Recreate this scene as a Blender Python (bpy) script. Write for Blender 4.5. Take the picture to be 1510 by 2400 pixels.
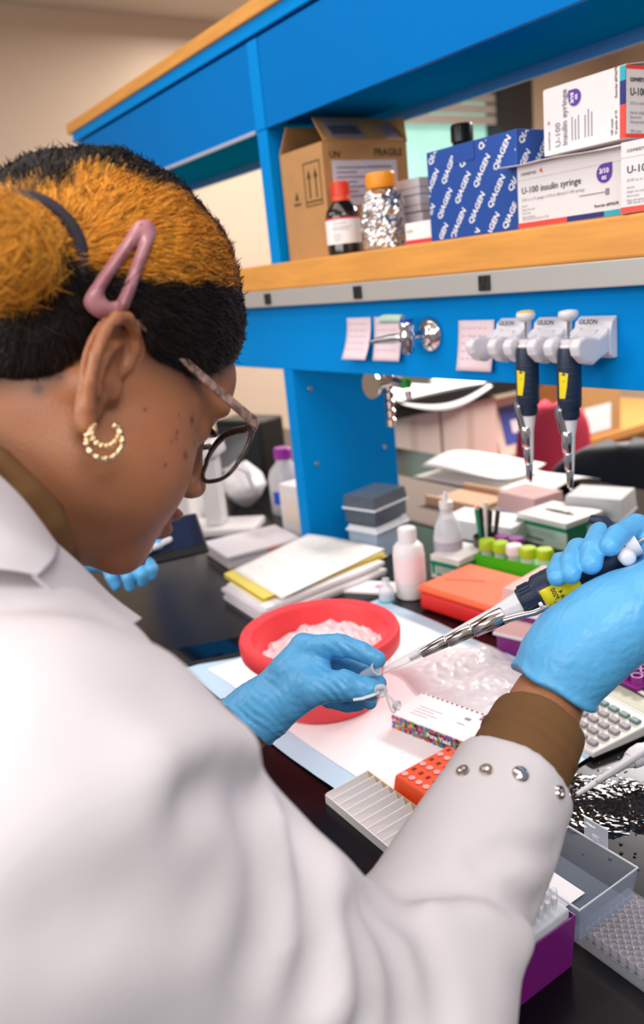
import bpy, math, random
import numpy as np
from mathutils import Vector, Matrix, noise
from mathutils.bvhtree import BVHTree
for o in list(bpy.data.objects): bpy.data.objects.remove(o)
random.seed(7); rng = np.random.default_rng(7)
SC = bpy.context.scene; COL = SC.collection
ZB = 0.90            # height of the bench top; all coordinates below are relative to it
# ---------------------------------------------------------------- camera
FPX = 1929.56; CAMH = 0.62
RX = Vector((0.56076095, 0.82209195, -0.09854933)); RD = Vector((0.17208981, -0.23214691, -0.95733636)); RF = Vector((-0.80989644, 0.51987752, -0.27165257))
cd = bpy.data.cameras.new('camera'); cam = bpy.data.objects.new('camera', cd); COL.objects.link(cam)
cam.matrix_world = Matrix(((RX.x, -RD.x, -RF.x, 0), (RX.y, -RD.y, -RF.y, 0), (RX.z, -RD.z, -RF.z, ZB + CAMH), (0, 0, 0, 1)))
cd.sensor_fit = 'VERTICAL'; cd.sensor_height = 36; cd.lens = FPX / 2400 * 36; cd.clip_start = 0.02
cd.dof.use_dof = True; cd.dof.focus_distance = 0.79; cd.dof.aperture_fstop = 4.6
SC.camera = cam
# ---------------------------------------------------------------- light
wd = bpy.data.worlds.new('world'); SC.world = wd; wd.use_nodes = True
wd.node_tree.nodes['Background'].inputs[0].default_value = (1.0, 0.97, 0.95, 1); wd.node_tree.nodes['Background'].inputs[1].default_value = 0.16
def area(name, loc, sx, sy, power, rot=(0, 0, 0), col=(1, 0.98, 0.965)):
    l = bpy.data.lights.new(name, 'AREA'); l.shape = 'RECTANGLE'; l.size = sx; l.size_y = sy; l.energy = power; l.color = col
    o = bpy.data.objects.new(name, l); o.location = (loc[0], loc[1], loc[2] + ZB); o.rotation_euler = rot; COL.objects.link(o); return o
area('ceiling_lamp', (1.1, -0.1, 1.95), 1.2, 1.2, 22)
area('ceiling_lamp', (-1.0, 0.35, 1.95), 2.4, 0.6, 7)
area('front_fill', (-0.6, -1.85, 1.3), 3.2, 1.0, 32, (math.radians(82), 0, 0), (1, .985, .985))  # added fill light from behind the camera, no window stands there
area('ceiling_lamp', (-2.8, -1.0, 1.95), 2.4, 0.6, 14)
area('ceiling_lamp', (-1.8, 3.6, 1.95), 2.4, 0.6, 115)
area('ceiling_lamp', (-3.6, 2.4, 1.95), 1.2, 0.6, 16)
SC.view_settings.view_transform = 'Standard'; SC.view_settings.look = 'None'; SC.view_settings.gamma = 1; SC.view_settings.use_curve_mapping = False
SC.view_settings.exposure = 0.84
# ---------------------------------------------------------------- helpers
def lin(h):
    h = h.lstrip('#'); r = [int(h[i:i + 2], 16) / 255 for i in (0, 2, 4)]
    return tuple((c / 12.92 if c <= 0.04045 else ((c + 0.055) / 1.055) ** 2.4) for c in r) + (1,)
MATS = {}
def M(name, hx='#ffffff', rough=0.5, metal=0.0, var=0.0, vscale=8.0, bump=0.0, bscale=60.0, clear=0.0, edge=0.55, emit=0.0, sub=0.0, coat=0.0, attr=None, stretch=None, spec=0.5, wrinkle=0.0):
    if name in MATS: return MATS[name]
    m = bpy.data.materials.new(name); m.use_nodes = True; nt = m.node_tree; N = nt.nodes; L = nt.links
    b = N['Principled BSDF']; out = N['Material Output']
    b.inputs['Base Color'].default_value = lin(hx); b.inputs['Roughness'].default_value = rough; b.inputs['Metallic'].default_value = metal
    b.inputs['Specular IOR Level'].default_value = spec
    if coat: b.inputs['Coat Weight'].default_value = coat
    if sub: b.inputs['Subsurface Weight'].default_value = sub; b.inputs['Subsurface Radius'].default_value = (1, .4, .2); b.inputs['Subsurface Scale'].default_value = 0.006
    tc = N.new('ShaderNodeTexCoord'); src = tc.outputs['Object']
    if stretch:
        mp = N.new('ShaderNodeMapping'); mp.inputs['Scale'].default_value = stretch; L.new(src, mp.inputs['Vector']); src = mp.outputs['Vector']
    csrc = None
    if attr:
        at = N.new('ShaderNodeAttribute'); at.attribute_name = attr; csrc = at.outputs['Color']
    if var:
        nz = N.new('ShaderNodeTexNoise'); nz.inputs['Scale'].default_value = vscale; nz.inputs['Detail'].default_value = 6; L.new(src, nz.inputs['Vector'])
        hs = N.new('ShaderNodeMixRGB'); hs.blend_type = 'MULTIPLY'; hs.inputs['Fac'].default_value = var
        if csrc: L.new(csrc, hs.inputs['Color1'])
        else: hs.inputs['Color1'].default_value = lin(hx)
        rp = N.new('ShaderNodeValToRGB'); rp.color_ramp.elements[0].position = 0.35; rp.color_ramp.elements[0].color = (0.25, 0.25, 0.25, 1); rp.color_ramp.elements[1].position = 0.65
        L.new(nz.outputs['Fac'], rp.inputs['Fac']); L.new(rp.outputs['Color'], hs.inputs['Color2']); csrc = hs.outputs['Color']
    if csrc: L.new(csrc, b.inputs['Base Color'])
    if bump:
        nb = N.new('ShaderNodeTexNoise'); nb.inputs['Scale'].default_value = bscale; nb.inputs['Detail'].default_value = 4; L.new(src, nb.inputs['Vector'])
        bp = N.new('ShaderNodeBump'); bp.inputs['Strength'].default_value = bump; bp.inputs['Distance'].default_value = 0.004; L.new(nb.outputs['Fac'], bp.inputs['Height']); L.new(bp.outputs['Normal'], b.inputs['Normal'])
    if wrinkle:
        wv = N.new('ShaderNodeTexWave'); wv.inputs['Scale'].default_value = 38; wv.inputs['Distortion'].default_value = 9; wv.inputs['Detail'].default_value = 3; wv.inputs['Detail Scale'].default_value = 1.6; L.new(tc.outputs['Object'], wv.inputs['Vector'])
        b2 = N.new('ShaderNodeBump'); b2.inputs['Strength'].default_value = wrinkle; b2.inputs['Distance'].default_value = 0.003; L.new(wv.outputs['Fac'], b2.inputs['Height']); L.new(bp.outputs['Normal'], b2.inputs['Normal']); L.new(b2.outputs['Normal'], b.inputs['Normal'])
    if emit: b.inputs['Emission Color'].default_value = lin(hx); b.inputs['Emission Strength'].default_value = emit
    if clear:
        tr = N.new('ShaderNodeBsdfTransparent'); mx = N.new('ShaderNodeMixShader'); lw = N.new('ShaderNodeLayerWeight'); lw.inputs['Blend'].default_value = 0.25
        mp2 = N.new('ShaderNodeMapRange'); mp2.inputs['To Min'].default_value = 1 - clear; mp2.inputs['To Max'].default_value = min(1, 1 - clear + edge)
        L.new(lw.outputs['Facing'], mp2.inputs['Value']); L.new(mp2.outputs['Result'], mx.inputs['Fac'])
        L.new(tr.outputs[0], mx.inputs[1]); L.new(b.outputs[0], mx.inputs[2]); L.new(mx.outputs[0], out.inputs['Surface'])
    MATS[name] = m; return m
def PX(px, py, t):                      # pixel + distance along the view axis -> place in the room
    v = RX * ((px - 755) / FPX) + RD * ((py - 1200) / FPX) + RF
    return Vector((v.x * t, v.y * t, CAMH + v.z * t))
def TB(px, py, h=0.0):                  # pixel -> place at height h over the bench
    v = PX(px, py, 1) - Vector((0, 0, CAMH)); t = (h - CAMH) / v.z
    return Vector((v.x * t, v.y * t, h))
def SY(px, py, y):                      # pixel -> place on the plane y
    v = PX(px, py, 1) - Vector((0, 0, CAMH)); t = y / v.y
    return Vector((v.x * t, y, CAMH + v.z * t))
def tag(o, label=None, cat=None, group=None, kind=None):
    if label: o['label'] = label
    if cat: o['category'] = cat
    if group: o['group'] = group
    if kind: o['kind'] = kind
    return o
def thing(name, label, cat, loc=(0, 0, 0), rz=0.0, group=None, mat=None):
    o = bpy.data.objects.new(name, None); COL.objects.link(o); o.empty_display_size = 0.02
    if mat is not None: o.matrix_world = Matrix.Translation((0, 0, ZB)) @ mat
    else: o.location = (loc[0], loc[1], loc[2] + ZB); o.rotation_euler = (0, 0, rz)
    return tag(o, label, cat, group)
def link(name, me, mat, parent=None, top=False):
    o = bpy.data.objects.new(name, me); COL.objects.link(o)
    if mat is not None: me.materials.clear(); me.materials.append(mat)
    if parent is not None: o.parent = parent
    else: o.location.z = ZB
    return o
def dup(o, parent=None):
    c = o.copy(); COL.objects.link(c); c.parent = parent
    for ch in list(o.children): dup(ch, c)
    return c
class MB:
    def __init__(s): s.v = []; s.f = []; s.m = Matrix(); s.mi = []; s.cur = 0
    def add(s, vs, fs):
        n = len(s.v); s.v += [tuple(s.m @ Vector(p)) for p in vs]; s.f += [tuple(i + n for i in q) for q in fs]; s.mi += [s.cur] * len(fs); return s
    def box(s, x0, x1, y0, y1, z0, z1):
        return s.add([(x0, y0, z0), (x1, y0, z0), (x1, y1, z0), (x0, y1, z0), (x0, y0, z1), (x1, y0, z1), (x1, y1, z1), (x0, y1, z1)],
                     [(0, 3, 2, 1), (4, 5, 6, 7), (0, 1, 5, 4), (1, 2, 6, 5), (2, 3, 7, 6), (3, 0, 4, 7)])
    def lathe(s, prof, n=28, c=(0, 0, 0), sx=1, sy=1):
        vs = []; fs = []; k = len(prof)
        for i in range(n):
            a = 2 * math.pi * i / n
            for r, z in prof: vs.append((c[0] + r * math.cos(a) * sx, c[1] + r * math.sin(a) * sy, c[2] + z))
        for i in range(n):
            j = (i + 1) % n
            for q in range(k - 1): fs.append((i * k + q, j * k + q, j * k + q + 1, i * k + q + 1))
        if prof[0][0] > 1e-6: fs.append(tuple(i * k for i in reversed(range(n))))
        if prof[-1][0] > 1e-6: fs.append(tuple(i * k + k - 1 for i in range(n)))
        return s.add(vs, fs)
    def cyl(s, c, r, h, n=24, r2=None): return s.lathe([(r, 0), (r if r2 is None else r2, h)], n, c)
    def tube(s, pts, r, n=8, closed=False, flat=1.0):
        pts = [Vector(p) for p in pts]; k = len(pts); rr = r if hasattr(r, '__len__') else [r] * k; vs = []; fs = []; up = None
        for i, p in enumerate(pts):
            d = (pts[(i + 1) % k] - pts[i - 1]) if closed else (pts[min(i + 1, k - 1)] - pts[max(i - 1, 0)])
            d.normalize()
            if up is None: up = d.orthogonal().normalized()
            up = (up - d * up.dot(d)); up = up.normalized() if up.length > 1e-6 else d.orthogonal().normalized(); w = d.cross(up)
            for j in range(n):
                a = 2 * math.pi * j / n; vs.append(p + (up * math.cos(a) + w * math.sin(a) * flat) * rr[i])
        for i in range(k if closed else k - 1):
            i2 = (i + 1) % k
            for j in range(n): j2 = (j + 1) % n; fs.append((i * n + j, i * n + j2, i2 * n + j2, i2 * n + j))
        if not closed: fs.append(tuple(reversed(range(n)))); fs.append(tuple((k - 1) * n + j for j in range(n)))
        return s.add(vs, fs)
    def prism(s, poly, z0, z1):
        n = len(poly); a = sum(poly[i][0] * poly[(i + 1) % n][1] - poly[(i + 1) % n][0] * poly[i][1] for i in range(n))
        if a < 0: poly = poly[::-1]
        vs = [(x, y, z0) for x, y in poly] + [(x, y, z1) for x, y in poly]
        return s.add(vs, [tuple(reversed(range(n))), tuple(range(n, 2 * n))] + [(i, (i + 1) % n, n + (i + 1) % n, n + i) for i in range(n)])
    def quad(s, a, b, c, d): return s.add([a, b, c, d], [(0, 1, 2, 3)])
    def grid(s, fn, nu, nv):
        vs = [fn(i / nu, j / nv) for i in range(nu + 1) for j in range(nv + 1)]
        return s.add(vs, [(i * (nv + 1) + j, (i + 1) * (nv + 1) + j, (i + 1) * (nv + 1) + j + 1, i * (nv + 1) + j + 1) for i in range(nu) for j in range(nv)])
    def build(s, name, mat, parent=None, smooth=None, bev=0, label=None, thick=0, mats=None, kind=None):
        me = bpy.data.meshes.new(name); me.from_pydata(s.v, [], s.f); me.update()
        o = link(name, me, mat, parent)
        if mats:
            for q in mats: me.materials.append(q)
            me.polygons.foreach_set('material_index', s.mi)
        if smooth is not None: me.shade_smooth(); me.set_sharp_from_angle(angle=math.radians(smooth))
        if thick: md = o.modifiers.new('thick', 'SOLIDIFY'); md.thickness = thick; md.offset = 0
        if bev: md = o.modifiers.new('bevel', 'BEVEL'); md.width = bev; md.segments = 2; md.limit_method = 'ANGLE'; md.angle_limit = math.radians(40)
        if label: o['label'] = label
        if kind: o['kind'] = kind
        return o
def rbox(name, mat, parent, x0, x1, y0, y1, z0, z1, bev=0.002, label=None): return MB().box(x0, x1, y0, y1, z0, z1).build(name, mat, parent, bev=bev, label=label)
TXT = {}
def text_mesh(s, size=0.01, bold=0.0, align='LEFT', depth=0.0002):
    k = (s, size, bold, align)
    if k in TXT: return TXT[k]
    cu = bpy.data.curves.new('lettering', 'FONT'); cu.body = s; cu.size = size; cu.align_x = align; cu.offset = bold; cu.extrude = depth; cu.resolution_u = 2
    o = bpy.data.objects.new('lettering', cu); COL.objects.link(o)
    dg = bpy.context.evaluated_depsgraph_get(); me = bpy.data.meshes.new_from_object(o.evaluated_get(dg)); bpy.data.objects.remove(o); bpy.data.curves.remove(cu)
    vs = [tuple(v.co) for v in me.vertices]; fs = [tuple(p.vertices) for p in me.polygons if p.normal.z > .5]; bpy.data.meshes.remove(me)
    TXT[k] = (vs, fs); return TXT[k]
def face_m(o, x, y):            # matrix: local x/y plane laid on a face (o origin, x right, y up)
    x = Vector(x).normalized(); y = Vector(y).normalized(); z = x.cross(y)
    return Matrix(((x.x, y.x, z.x, o[0]), (x.y, y.y, z.y, o[1]), (x.z, y.z, z.z, o[2]), (0, 0, 0, 1)))
def write(mb, s, size, o, x, y, bold=0.0, align='LEFT'):
    old = mb.m; mb.m = old @ face_m(o, x, y); mb.add(*text_mesh(s, size, bold, align)); mb.m = old
def align_z(a, b):              # matrix with origin a and local z towards b
    z = (Vector(b) - Vector(a)).normalized(); x = z.orthogonal().normalized(); y = z.cross(x)
    return Matrix(((x.x, y.x, z.x, a[0]), (x.y, y.y, z.y, a[1]), (x.z, y.z, z.z, a[2]), (0, 0, 0, 1)))
def struct(name, mb, mat, label=None, **k):
    o = mb.build(name, mat, None, **k); o['kind'] = 'structure'
    if label: o['label'] = label
    return o
# common materials
blue = M('blue_laminate', '#0088D6', 0.5, var=0.05, vscale=3, spec=.05)
wood = M('maple', '#E8A04A', 0.42, var=0.22, vscale=5, stretch=(1.5, 14, 14))
black = M('black_plastic', '#121212', 0.4)
white = M('white_plastic', '#ECE6E6', 0.35)
paper = M('paper', '#F1ECEC', 0.7)
card = M('cardboard', '#BE8B55', 0.75, var=0.12, vscale=20)
chrome = M('chrome', '#D8D4D2', 0.12, 1.0)
steel = M('steel', '#B8B0AC', 0.28, 1.0)
clear = M('clear_plastic', '#E8ECF2', 0.12, clear=0.82)
frost = M('frosted_plastic', '#E9EDF3', 0.3, clear=0.5)
milky = M('milky_plastic', '#F0EDEE', 0.35, clear=0.22)
ink = M('dark_ink', '#2A2A33', 0.6); greyink = M('grey_ink', '#8A858C', 0.6); whiteink = M('white_ink', '#F0F0F4', 0.5)
purple = M('purple_plastic', '#7A1B78', 0.35); orange = M('orange_plastic', '#F4511E', 0.4)
navy = M('navy_plastic', '#1B2A42', 0.42); yellow = M('yellow_label', '#EBD40E', 0.5)
# ================================================================ the room
wallm = M('cream_paint', '#CDB49C', 0.85, var=0.05, vscale=2); floorm = M('vinyl_floor', '#6A625A', 0.5, var=0.1, vscale=6)
struct('floor', MB().box(-4.6, 1.6, -1.6, 6.1, -ZB - 0.05, -ZB), floorm)
struct('ceiling', MB().box(-4.6, 1.6, -1.6, 6.1, 2.04, 2.1), M('ceiling_paint', '#CFC2B4', 0.85))
w = MB(); w.box(-4.6, -4.5, -1.6, 3.6, -ZB, 2.04); w.box(-4.6, -4.5, 4.65, 6.0, -ZB, 2.04); w.box(-4.6, -4.5, 3.6, 4.65, -ZB, 0.72); w.box(-4.6, -4.5, 3.6, 4.65, 1.75, 2.04)
struct('wall_left', w, wallm)
struct('wall_back', MB().box(-4.5, 1.6, 6.0, 6.1, -ZB, 2.04), wallm)
wn = struct('window_1', MB().box(-4.57, -4.55, 3.6, 4.65, 0.72, 1.75), M('leafy_frosted_pane', '#9CCFC0', 0.4, var=0.25, vscale=5, emit=0.42))
fr = MB(); fr.box(-4.56, -4.47, 3.58, 3.63, .48, 1.77); fr.box(-4.56, -4.40, 4.63, 4.95, .48, 1.85); fr.box(-4.56, -4.47, 3.63, 4.63, 1.70, 1.77); fr.box(-4.56, -4.47, 3.63, 4.63, .70, .75)
fo = fr.build('window_frame', M('dark_frame', '#2B2A2C', 0.5), None); fo.parent = wn; fo.location.z = 0
bl = MB()
for i in range(4): bl.box(-4.46, -4.45, 3.63, 4.63, 1.53 + i * .07, 1.585 + i * .07)
bo = bl.build('blind_slats', M('blind_grey', '#A89C90', 0.6), None); bo.parent = wn; bo.location.z = 0
# ---------------------------------------------------------------- lab bench
BX0, BX1, BY0, BY1 = -3.3, 0.7, 0.30, 1.85
epoxy = M('black_epoxy', '#08080A', 0.22, bump=0.02, bscale=25, spec=.32)
b = thing('lab_bench', 'long black epoxy topped laboratory bench everything stands on', 'bench', (-1.3, 1.05, -ZB))
def at(o, mb): mb.m = Matrix.Translation(Vector((0, 0, ZB)) - o.location) @ mb.m if False else mb.m; return mb
def local(o): return Matrix.Translation(-(o.location - Vector((0, 0, ZB))))
mb = MB(); mb.m = local(b); mb.box(BX0, BX1, BY0, BY1, -0.03, 0); mb.build('worktop', epoxy, b, bev=0.004, label='black epoxy worktop')
for i in range(5):
    x0 = BX0 + 0.04 + i * 0.785
    mb = MB(); mb.m = local(b); mb.box(x0, x0 + 0.765, BY0 + 0.06, BY1 - 0.06, -0.78, -0.03); cb = mb.build('cabinet_body', M('grey_blue_steel', '#3F6FA8', 0.5), b)
    for j in range(2):
        mb = MB(); mb.m = local(b); mb.box(x0 + 0.01 + j * 0.375, x0 + 0.375 + j * 0.375, BY0 + 0.04, BY0 + 0.06, -0.76, -0.06); dr = mb.build('door', blue, cb, bev=0.003)
mb = MB(); mb.m = local(b); mb.box(BX0 + 0.06, BX1 - 0.06, BY0 + 0.12, BY1 - 0.12, -ZB, -0.78); mb.build('plinth', black, b)
# ---------------------------------------------------------------- blue shelving unit
u = thing('shelving_unit', 'bright blue laminate shelving unit with maple shelf rising from the bench', 'shelving', (-1.3, 1.12, 0))
LU = local(u)
def ub(name, mat, x0, x1, y0, y1, z0, z1, bev=0.002, label=None, par=u):
    mb = MB(); mb.m = LU; mb.box(x0, x1, y0, y1, z0, z1); return mb.build(name, mat, par, bev=bev, label=label)
for i, cx in enumerate((-2.70, -1.61, 0.10)):
    lo = ub('column', blue, cx - 0.02, cx + 0.02, 0.98, 1.26, 0.0, 0.43)
    ub('column', blue, cx - 0.02, cx + 0.02, 0.98, 1.26, 0.66, 0.93)
    if i == 1:
        for (px, py) in ((727, 911), (902, 1047), (744, 1087)):
            v = PX(px, py, 1) - Vector((0, 0, CAMH)); t = (cx + 0.02) / v.x; q = Vector((cx + 0.02, v.y * t, CAMH + v.z * t))
            mb = MB(); mb.m = LU @ Matrix.Translation(q) @ Matrix.Rotation(math.pi / 2, 4, 'Y'); mb.lathe([(0.006, 0), (0.005, 0.002), (0, 0.003)], 12); mb.build('screw', steel, lo, smooth=40)
bd = ub('back_board', blue, -2.72, 0.12, 0.98, 1.0, 0.43, 0.606)
sh = ub('shelf', wood, -2.74, 0.14, 0.95, 1.29, 0.606, 0.66, 0.004, 'maple shelf board')
rl = ub('power_rail', M('grey_aluminium', '#B9B6B2', 0.4, 0.3), -2.72, 0.12, 0.948, 0.98, 0.571, 0.606, 0.002, 'pale grey power rail')
for k, ox in enumerate((-1.935, -1.605, -1.275, -0.947)):
    mb = MB(); mb.m = LU; mb.box(ox - 0.0115, ox + 0.0115, 0.944, 0.95, 0.577, 0.600); ot = mb.build('outlet', M('outlet_black', '#1A1A1A', 0.45), rl, bev=0.001)
    mb = MB(); mb.m = LU
    mb.box(ox - 0.006, ox - 0.004, 0.9435, 0.9455, 0.590, 0.596); mb.box(ox + 0.003, ox + 0.005, 0.9435, 0.9455, 0.590, 0.596); mb.box(ox - 0.002, ox + 0.002, 0.9435, 0.9455, 0.581, 0.585)
    ot.data.materials[0] = M('outlet_black'); mb.build('slots', M('slot_black', '#020202', 0.8), rl)
ub('cabinet', M('matte_blue', '#0080CC', 0.9, spec=0), -2.72, 0.12, 0.985, 1.25, 0.945, 1.10)
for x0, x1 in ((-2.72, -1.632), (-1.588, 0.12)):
    ub('fascia_panel', M('dimmed_blue_laminate', '#0072BE', 0.5, var=.05, vscale=3, spec=.05), x0, x1, 0.98, 0.99, 0.93, 1.10, 0.001)  # same laminate, coloured deeper to stand in for weaker light on the fronts
    ub('edge_strip', M('edge_blue', '#4E9ADB', 0.35), x0, x1, 1.25, 1.262, 0.925, 0.95, 0.001)
ub('edge_strip', M('pale_edge', '#A9AFC4', 0.4), -2.72, -1.632, 0.976, 0.982, 0.926, 0.934, 0.001)
ub('column', blue, -1.63, -1.59, 0.978, 1.0, 0.93, 1.10)
ub('top_rail', blue, -2.74, 0.14, 0.974, 1.26, 1.106, 1.132)
ub('crown_board', wood, -2.76, 0.16, 0.965, 1.28, 1.132, 1.162, 0.003, 'maple crown board')
# ---------------------------------------------------------------- goods on the shelf (front edge y = .95, top z = .66)
ZS = 0.661
def on_shelf(px, y): return SY(px, 550, y).x
# cardboard box with open flaps
W_, D_, H_ = 0.158, 0.215, 0.215
bx = thing('cardboard_box', 'open brown cardboard carton with raised flaps, tallest box on the maple shelf', 'box', (-1.503, 1.108, ZS))
mb = MB()
for (x0, x1, y0, y1) in ((0, 0.004, 0, D_), (W_ - 0.004, W_, 0, D_), (0.004, W_ - 0.004, 0, 0.004), (0.004, W_ - 0.004, D_ - 0.004, D_)): mb.box(x0 - W_ / 2, x1 - W_ / 2, y0 - D_ / 2, y1 - D_ / 2, 0, H_)
mb.box(-W_ / 2 + .004, W_ / 2 - .004, -D_ / 2 + .004, D_ / 2 - .004, 0, 0.004); body = mb.build('carton_body', card, bx)
def sheet(a, b_, c_, d, th, name, mat, par):
    a, b_, c_, d = map(Vector, (a, b_, c_, d)); n = (b_ - a).cross(d - a).normalized() * th; p = [a, b_, c_, d]
    return MB().add(p + [q + n for q in p], [(3, 2, 1, 0), (4, 5, 6, 7), (0, 1, 5, 4), (1, 2, 6, 5), (2, 3, 7, 6), (3, 0, 4, 7)]).build(name, mat, par)
w2, d2 = W_ / 2, D_ / 2
sheet((w2, -d2 + .005, H_), (w2, d2 - .005, H_), (w2 - .055, d2 - .02, H_ + .052), (w2 - .055, -d2 + .02, H_ + .052), 0.003, 'flap', card, bx)
sheet((-w2 + .003, d2, H_), (-w2 + .003, -d2, H_), (-w2 + .03, -d2 + .004, H_ + .048), (-w2 + .03, d2, H_ + .048), 0.003, 'flap', card, bx)
sheet((w2, d2, H_), (-w2, d2, H_), (-w2 + .012, d2 + .004, H_ + .05), (w2 - .012, d2 + .004, H_ + .05), 0.003, 'flap', card, bx)
sheet((-w2 + .006, -d2 + .005, H_ - .002), (w2 - .006, -d2 + .005, H_ - .002), (w2 - .012, -d2 + .03, H_ - .06), (-w2 + .012, -d2 + .03, H_ - .06), 0.003, 'flap', card, bx)
fl = M('print_grey', '#6E6468', 0.6)
# labels and print
def lab(par, o, x, y, wd_, ht, mat, name='paper_label', th=0.0006):
    mb = MB(); mb.m = face_m(o, x, y); mb.box(0, wd_, 0, ht, 0, th); return mb.build(name, mat, par)
FX, FY, FZ = (1, 0, 0), (0, 1, 0), (0, 0, 1)
lb = lab(bx, (w2, -d2 + .02, .095), FY, FZ, .165, .085, M('lilac_label', '#D6CBD6', 0.6))
mb = MB(); mb.m = Matrix.Translation((w2 + .0008, 0, 0))
for i in range(7): mb.box(0, .0004, -d2 + .03, -d2 + .03 + (.05 if i % 2 else .075), .165 - i * .009, .168 - i * .009)
mb.box(0, .0004, .0, .062, .165, .169)
for i in range(4): mb.box(0, .0004, .0, .06 - i * .006, .105 + i * .012, .108 + i * .012)
mb.build('label_print', greyink, bx)
fl_n = Vector((.052, 0, .055)).normalized(); fu = Vector((-.055, 0, .052)).normalized()
lb = lab(bx, Vector((w2, -d2 + .03, H_)) + fu * .008 + fl_n * .0034, FY, fu, .085, .055, M('silver_label', '#8B8086', 0.5))
mb = MB(); mb.m = face_m(Vector((w2, -d2 + .034, H_)) + fu * .012 + fl_n * .0042, FY, fu)
for i in range(16): mb.box(.004 + i * .0045, .004 + i * .0045 + (.002 if i % 3 else .003), .006, .034, 0, .0003)
mb.build('bar_code', ink, bx)
lab(bx, Vector((w2, .06, H_)) + fu * .01 + fl_n * .0034, FY, fu, .04, .04, M('silver_label'))
mb = MB(); mb.m = face_m((-w2 + .085, -d2 - .0006, .105), FX, FZ)
for fx in (.012, .036):
    mb.box(fx + .004, fx + .008, .012, .05, 0, .0005); mb.prism([(fx - .001, .05), (fx + .013, .05), (fx + .006, .066)], 0, .0005)
mb.box(.004, .056, .004, .007, 0, .0005); mb.box(0, .06, -.003, -.001, 0, .0005); mb.box(0, .06, .078, .08, 0, .0005); mb.box(0, .002, -.001, .078, 0, .0005); mb.box(.058, .06, -.001, .078, 0, .0005)
mb.box(-.045, -.02, .004, .008, 0, .0005); mb.prism([(-.04, .014), (-.026, .014), (-.033, .03)], 0, .0005)
mb.build('printed_arrows', M('box_print', '#4A3A22', 0.8), bx)
mb = MB(); write(mb, 'FRAGILE', .02, (w2 + .0006, .02, .188), FY, FZ, .0004); write(mb, 'UN', .018, (w2 + .0006, -d2 + .015, .185), FY, FZ, .0004); mb.build('printed_word', M('box_print'), bx)
# amber bottle
bt = thing('amber_bottle', 'amber glass reagent bottle with red screw cap and white label', 'bottle', (-1.392, 1.012, ZS))
MB().lathe([(0, 0), (.031, 0), (.034, .003), (.034, .072), (.031, .084), (.020, .097), (.0155, .102), (.0155, .106), (0, .106)], 32).build('glass_body', M('amber_glass', '#1C0F06', 0.08, coat=0.5), bt, smooth=40)
MB().lathe([(.0343, .02), (.0347, .02), (.0347, .068), (.0343, .068)], 40).build('label', paper, bt, smooth=40)
MB().lathe([(.0348, .0655), (.0351, .0655), (.0351, .069), (.0348, .069)], 40).build('label_stripe', M('red_print', '#D8363A', 0.5), bt, smooth=40)
mb = MB()
for i, (z, w) in enumerate(((.057, .022), (.05, .03), (.046, .026), (.036, .012), (.031, .012), (.026, .012))):
    for k in range(6): a = -1.2 + k * w * 6; mb.m = Matrix.Rotation(a, 4, 'Z'); mb.box(.0346, .0351, -w / 12 * 6 * .08, w * .08, z, z + .0016)
mb.build('label_print', greyink, bt)
mb = MB(); mb.lathe([(0, .1), (.0185, .1), (.0185, .107), (.0178, .109), (.0178, .134), (.016, .136), (0, .136)], 36)
for k in range(24): mb.m = Matrix.Rotation(k * math.pi / 12, 4, 'Z'); mb.box(.0175, .0188, -.0009, .0009, .11, .133)
mb.build('screw_cap', M('red_cap', '#E2421F', 0.42), bt, smooth=40)
# foil-wrapped bottle
ft = thing('foil_wrapped_bottle', 'bottle wrapped in crinkled aluminium foil with orange cap', 'bottle', (-1.277, 1.022, ZS))
def foil(u_, v_):
    a = u_ * 2 * math.pi; z = .003 + v_ * .104; r = np.interp(z, [.0, .01, .07, .095, .107], [.037, .039, .039, .035, .022])
    r += .0055 * noise.noise(Vector((math.cos(a) * 3.1, math.sin(a) * 3.1, z * 65))) + .003 * noise.noise(Vector((math.cos(a) * 9, math.sin(a) * 9, z * 190)))
    return (r * math.cos(a), r * math.sin(a), z)
mb = MB(); mb.grid(foil, 64, 44); mb.build('foil', M('foil', '#E6E2E2', 0.24, 1.0), ft)
MB().lathe([(0, .001), (.034, .001), (.036, .004), (.036, .075), (.02, .098), (.02, .112), (0, .112)], 28).build('bottle_body', frost, ft, smooth=40)
mb = MB(); mb.lathe([(0, .108), (.026, .108), (.027, .11), (.027, .132), (.025, .135), (0, .135)], 40)
for k in range(30): mb.m = Matrix.Rotation(k * math.pi / 15, 4, 'Z'); mb.box(.0265, .0278, -.0011, .0011, .112, .131)
mb.build('screw_cap', M('orange_cap', '#F39A1C', 0.42), ft, smooth=40)
# four flat pale boxes
for i in range(4):
    t = thing('freezer_box', ['pale grey flat box at bottom of the stack of four beside foil bottle', 'pale grey flat box second from bottom of the stack beside foil bottle', 'pale grey flat box third from bottom of the stack beside foil bottle', 'pale grey flat box on top of the stack of four beside foil bottle'][i], 'box', (-1.292 + (.004, 0, .003, -.001)[i], 1.135, ZS + i * .0305), math.radians((0, 2, -1, 1)[i]), 'stack of pale grey boxes')
    gm = M('pale_card', '#C9C1C6', 0.6)
    rbox('tray', gm, t, -.062, .062, -.062, .062, 0, .022, .001); rbox('lid', gm, t, -.064, .064, -.064, .064, .012, .0285, .0012)
# small white box with red base
t = thing('small_carton', 'tiny white carton with red bottom band in front of stacked grey boxes', 'box', (-1.137, 1.005, ZS), math.radians(3))
rbox('carton', paper, t, -.034, .034, -.02, .02, 0, .036, .0008); rbox('red_band', M('red_print'), t, -.0345, .0345, -.0205, .0205, 0.0005, .0075, .0003)
mb = MB(); write(mb, 'buffer', .007, (-.03, -.0206, .02), FX, FZ); mb.build('printed_word', greyink, t)
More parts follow.
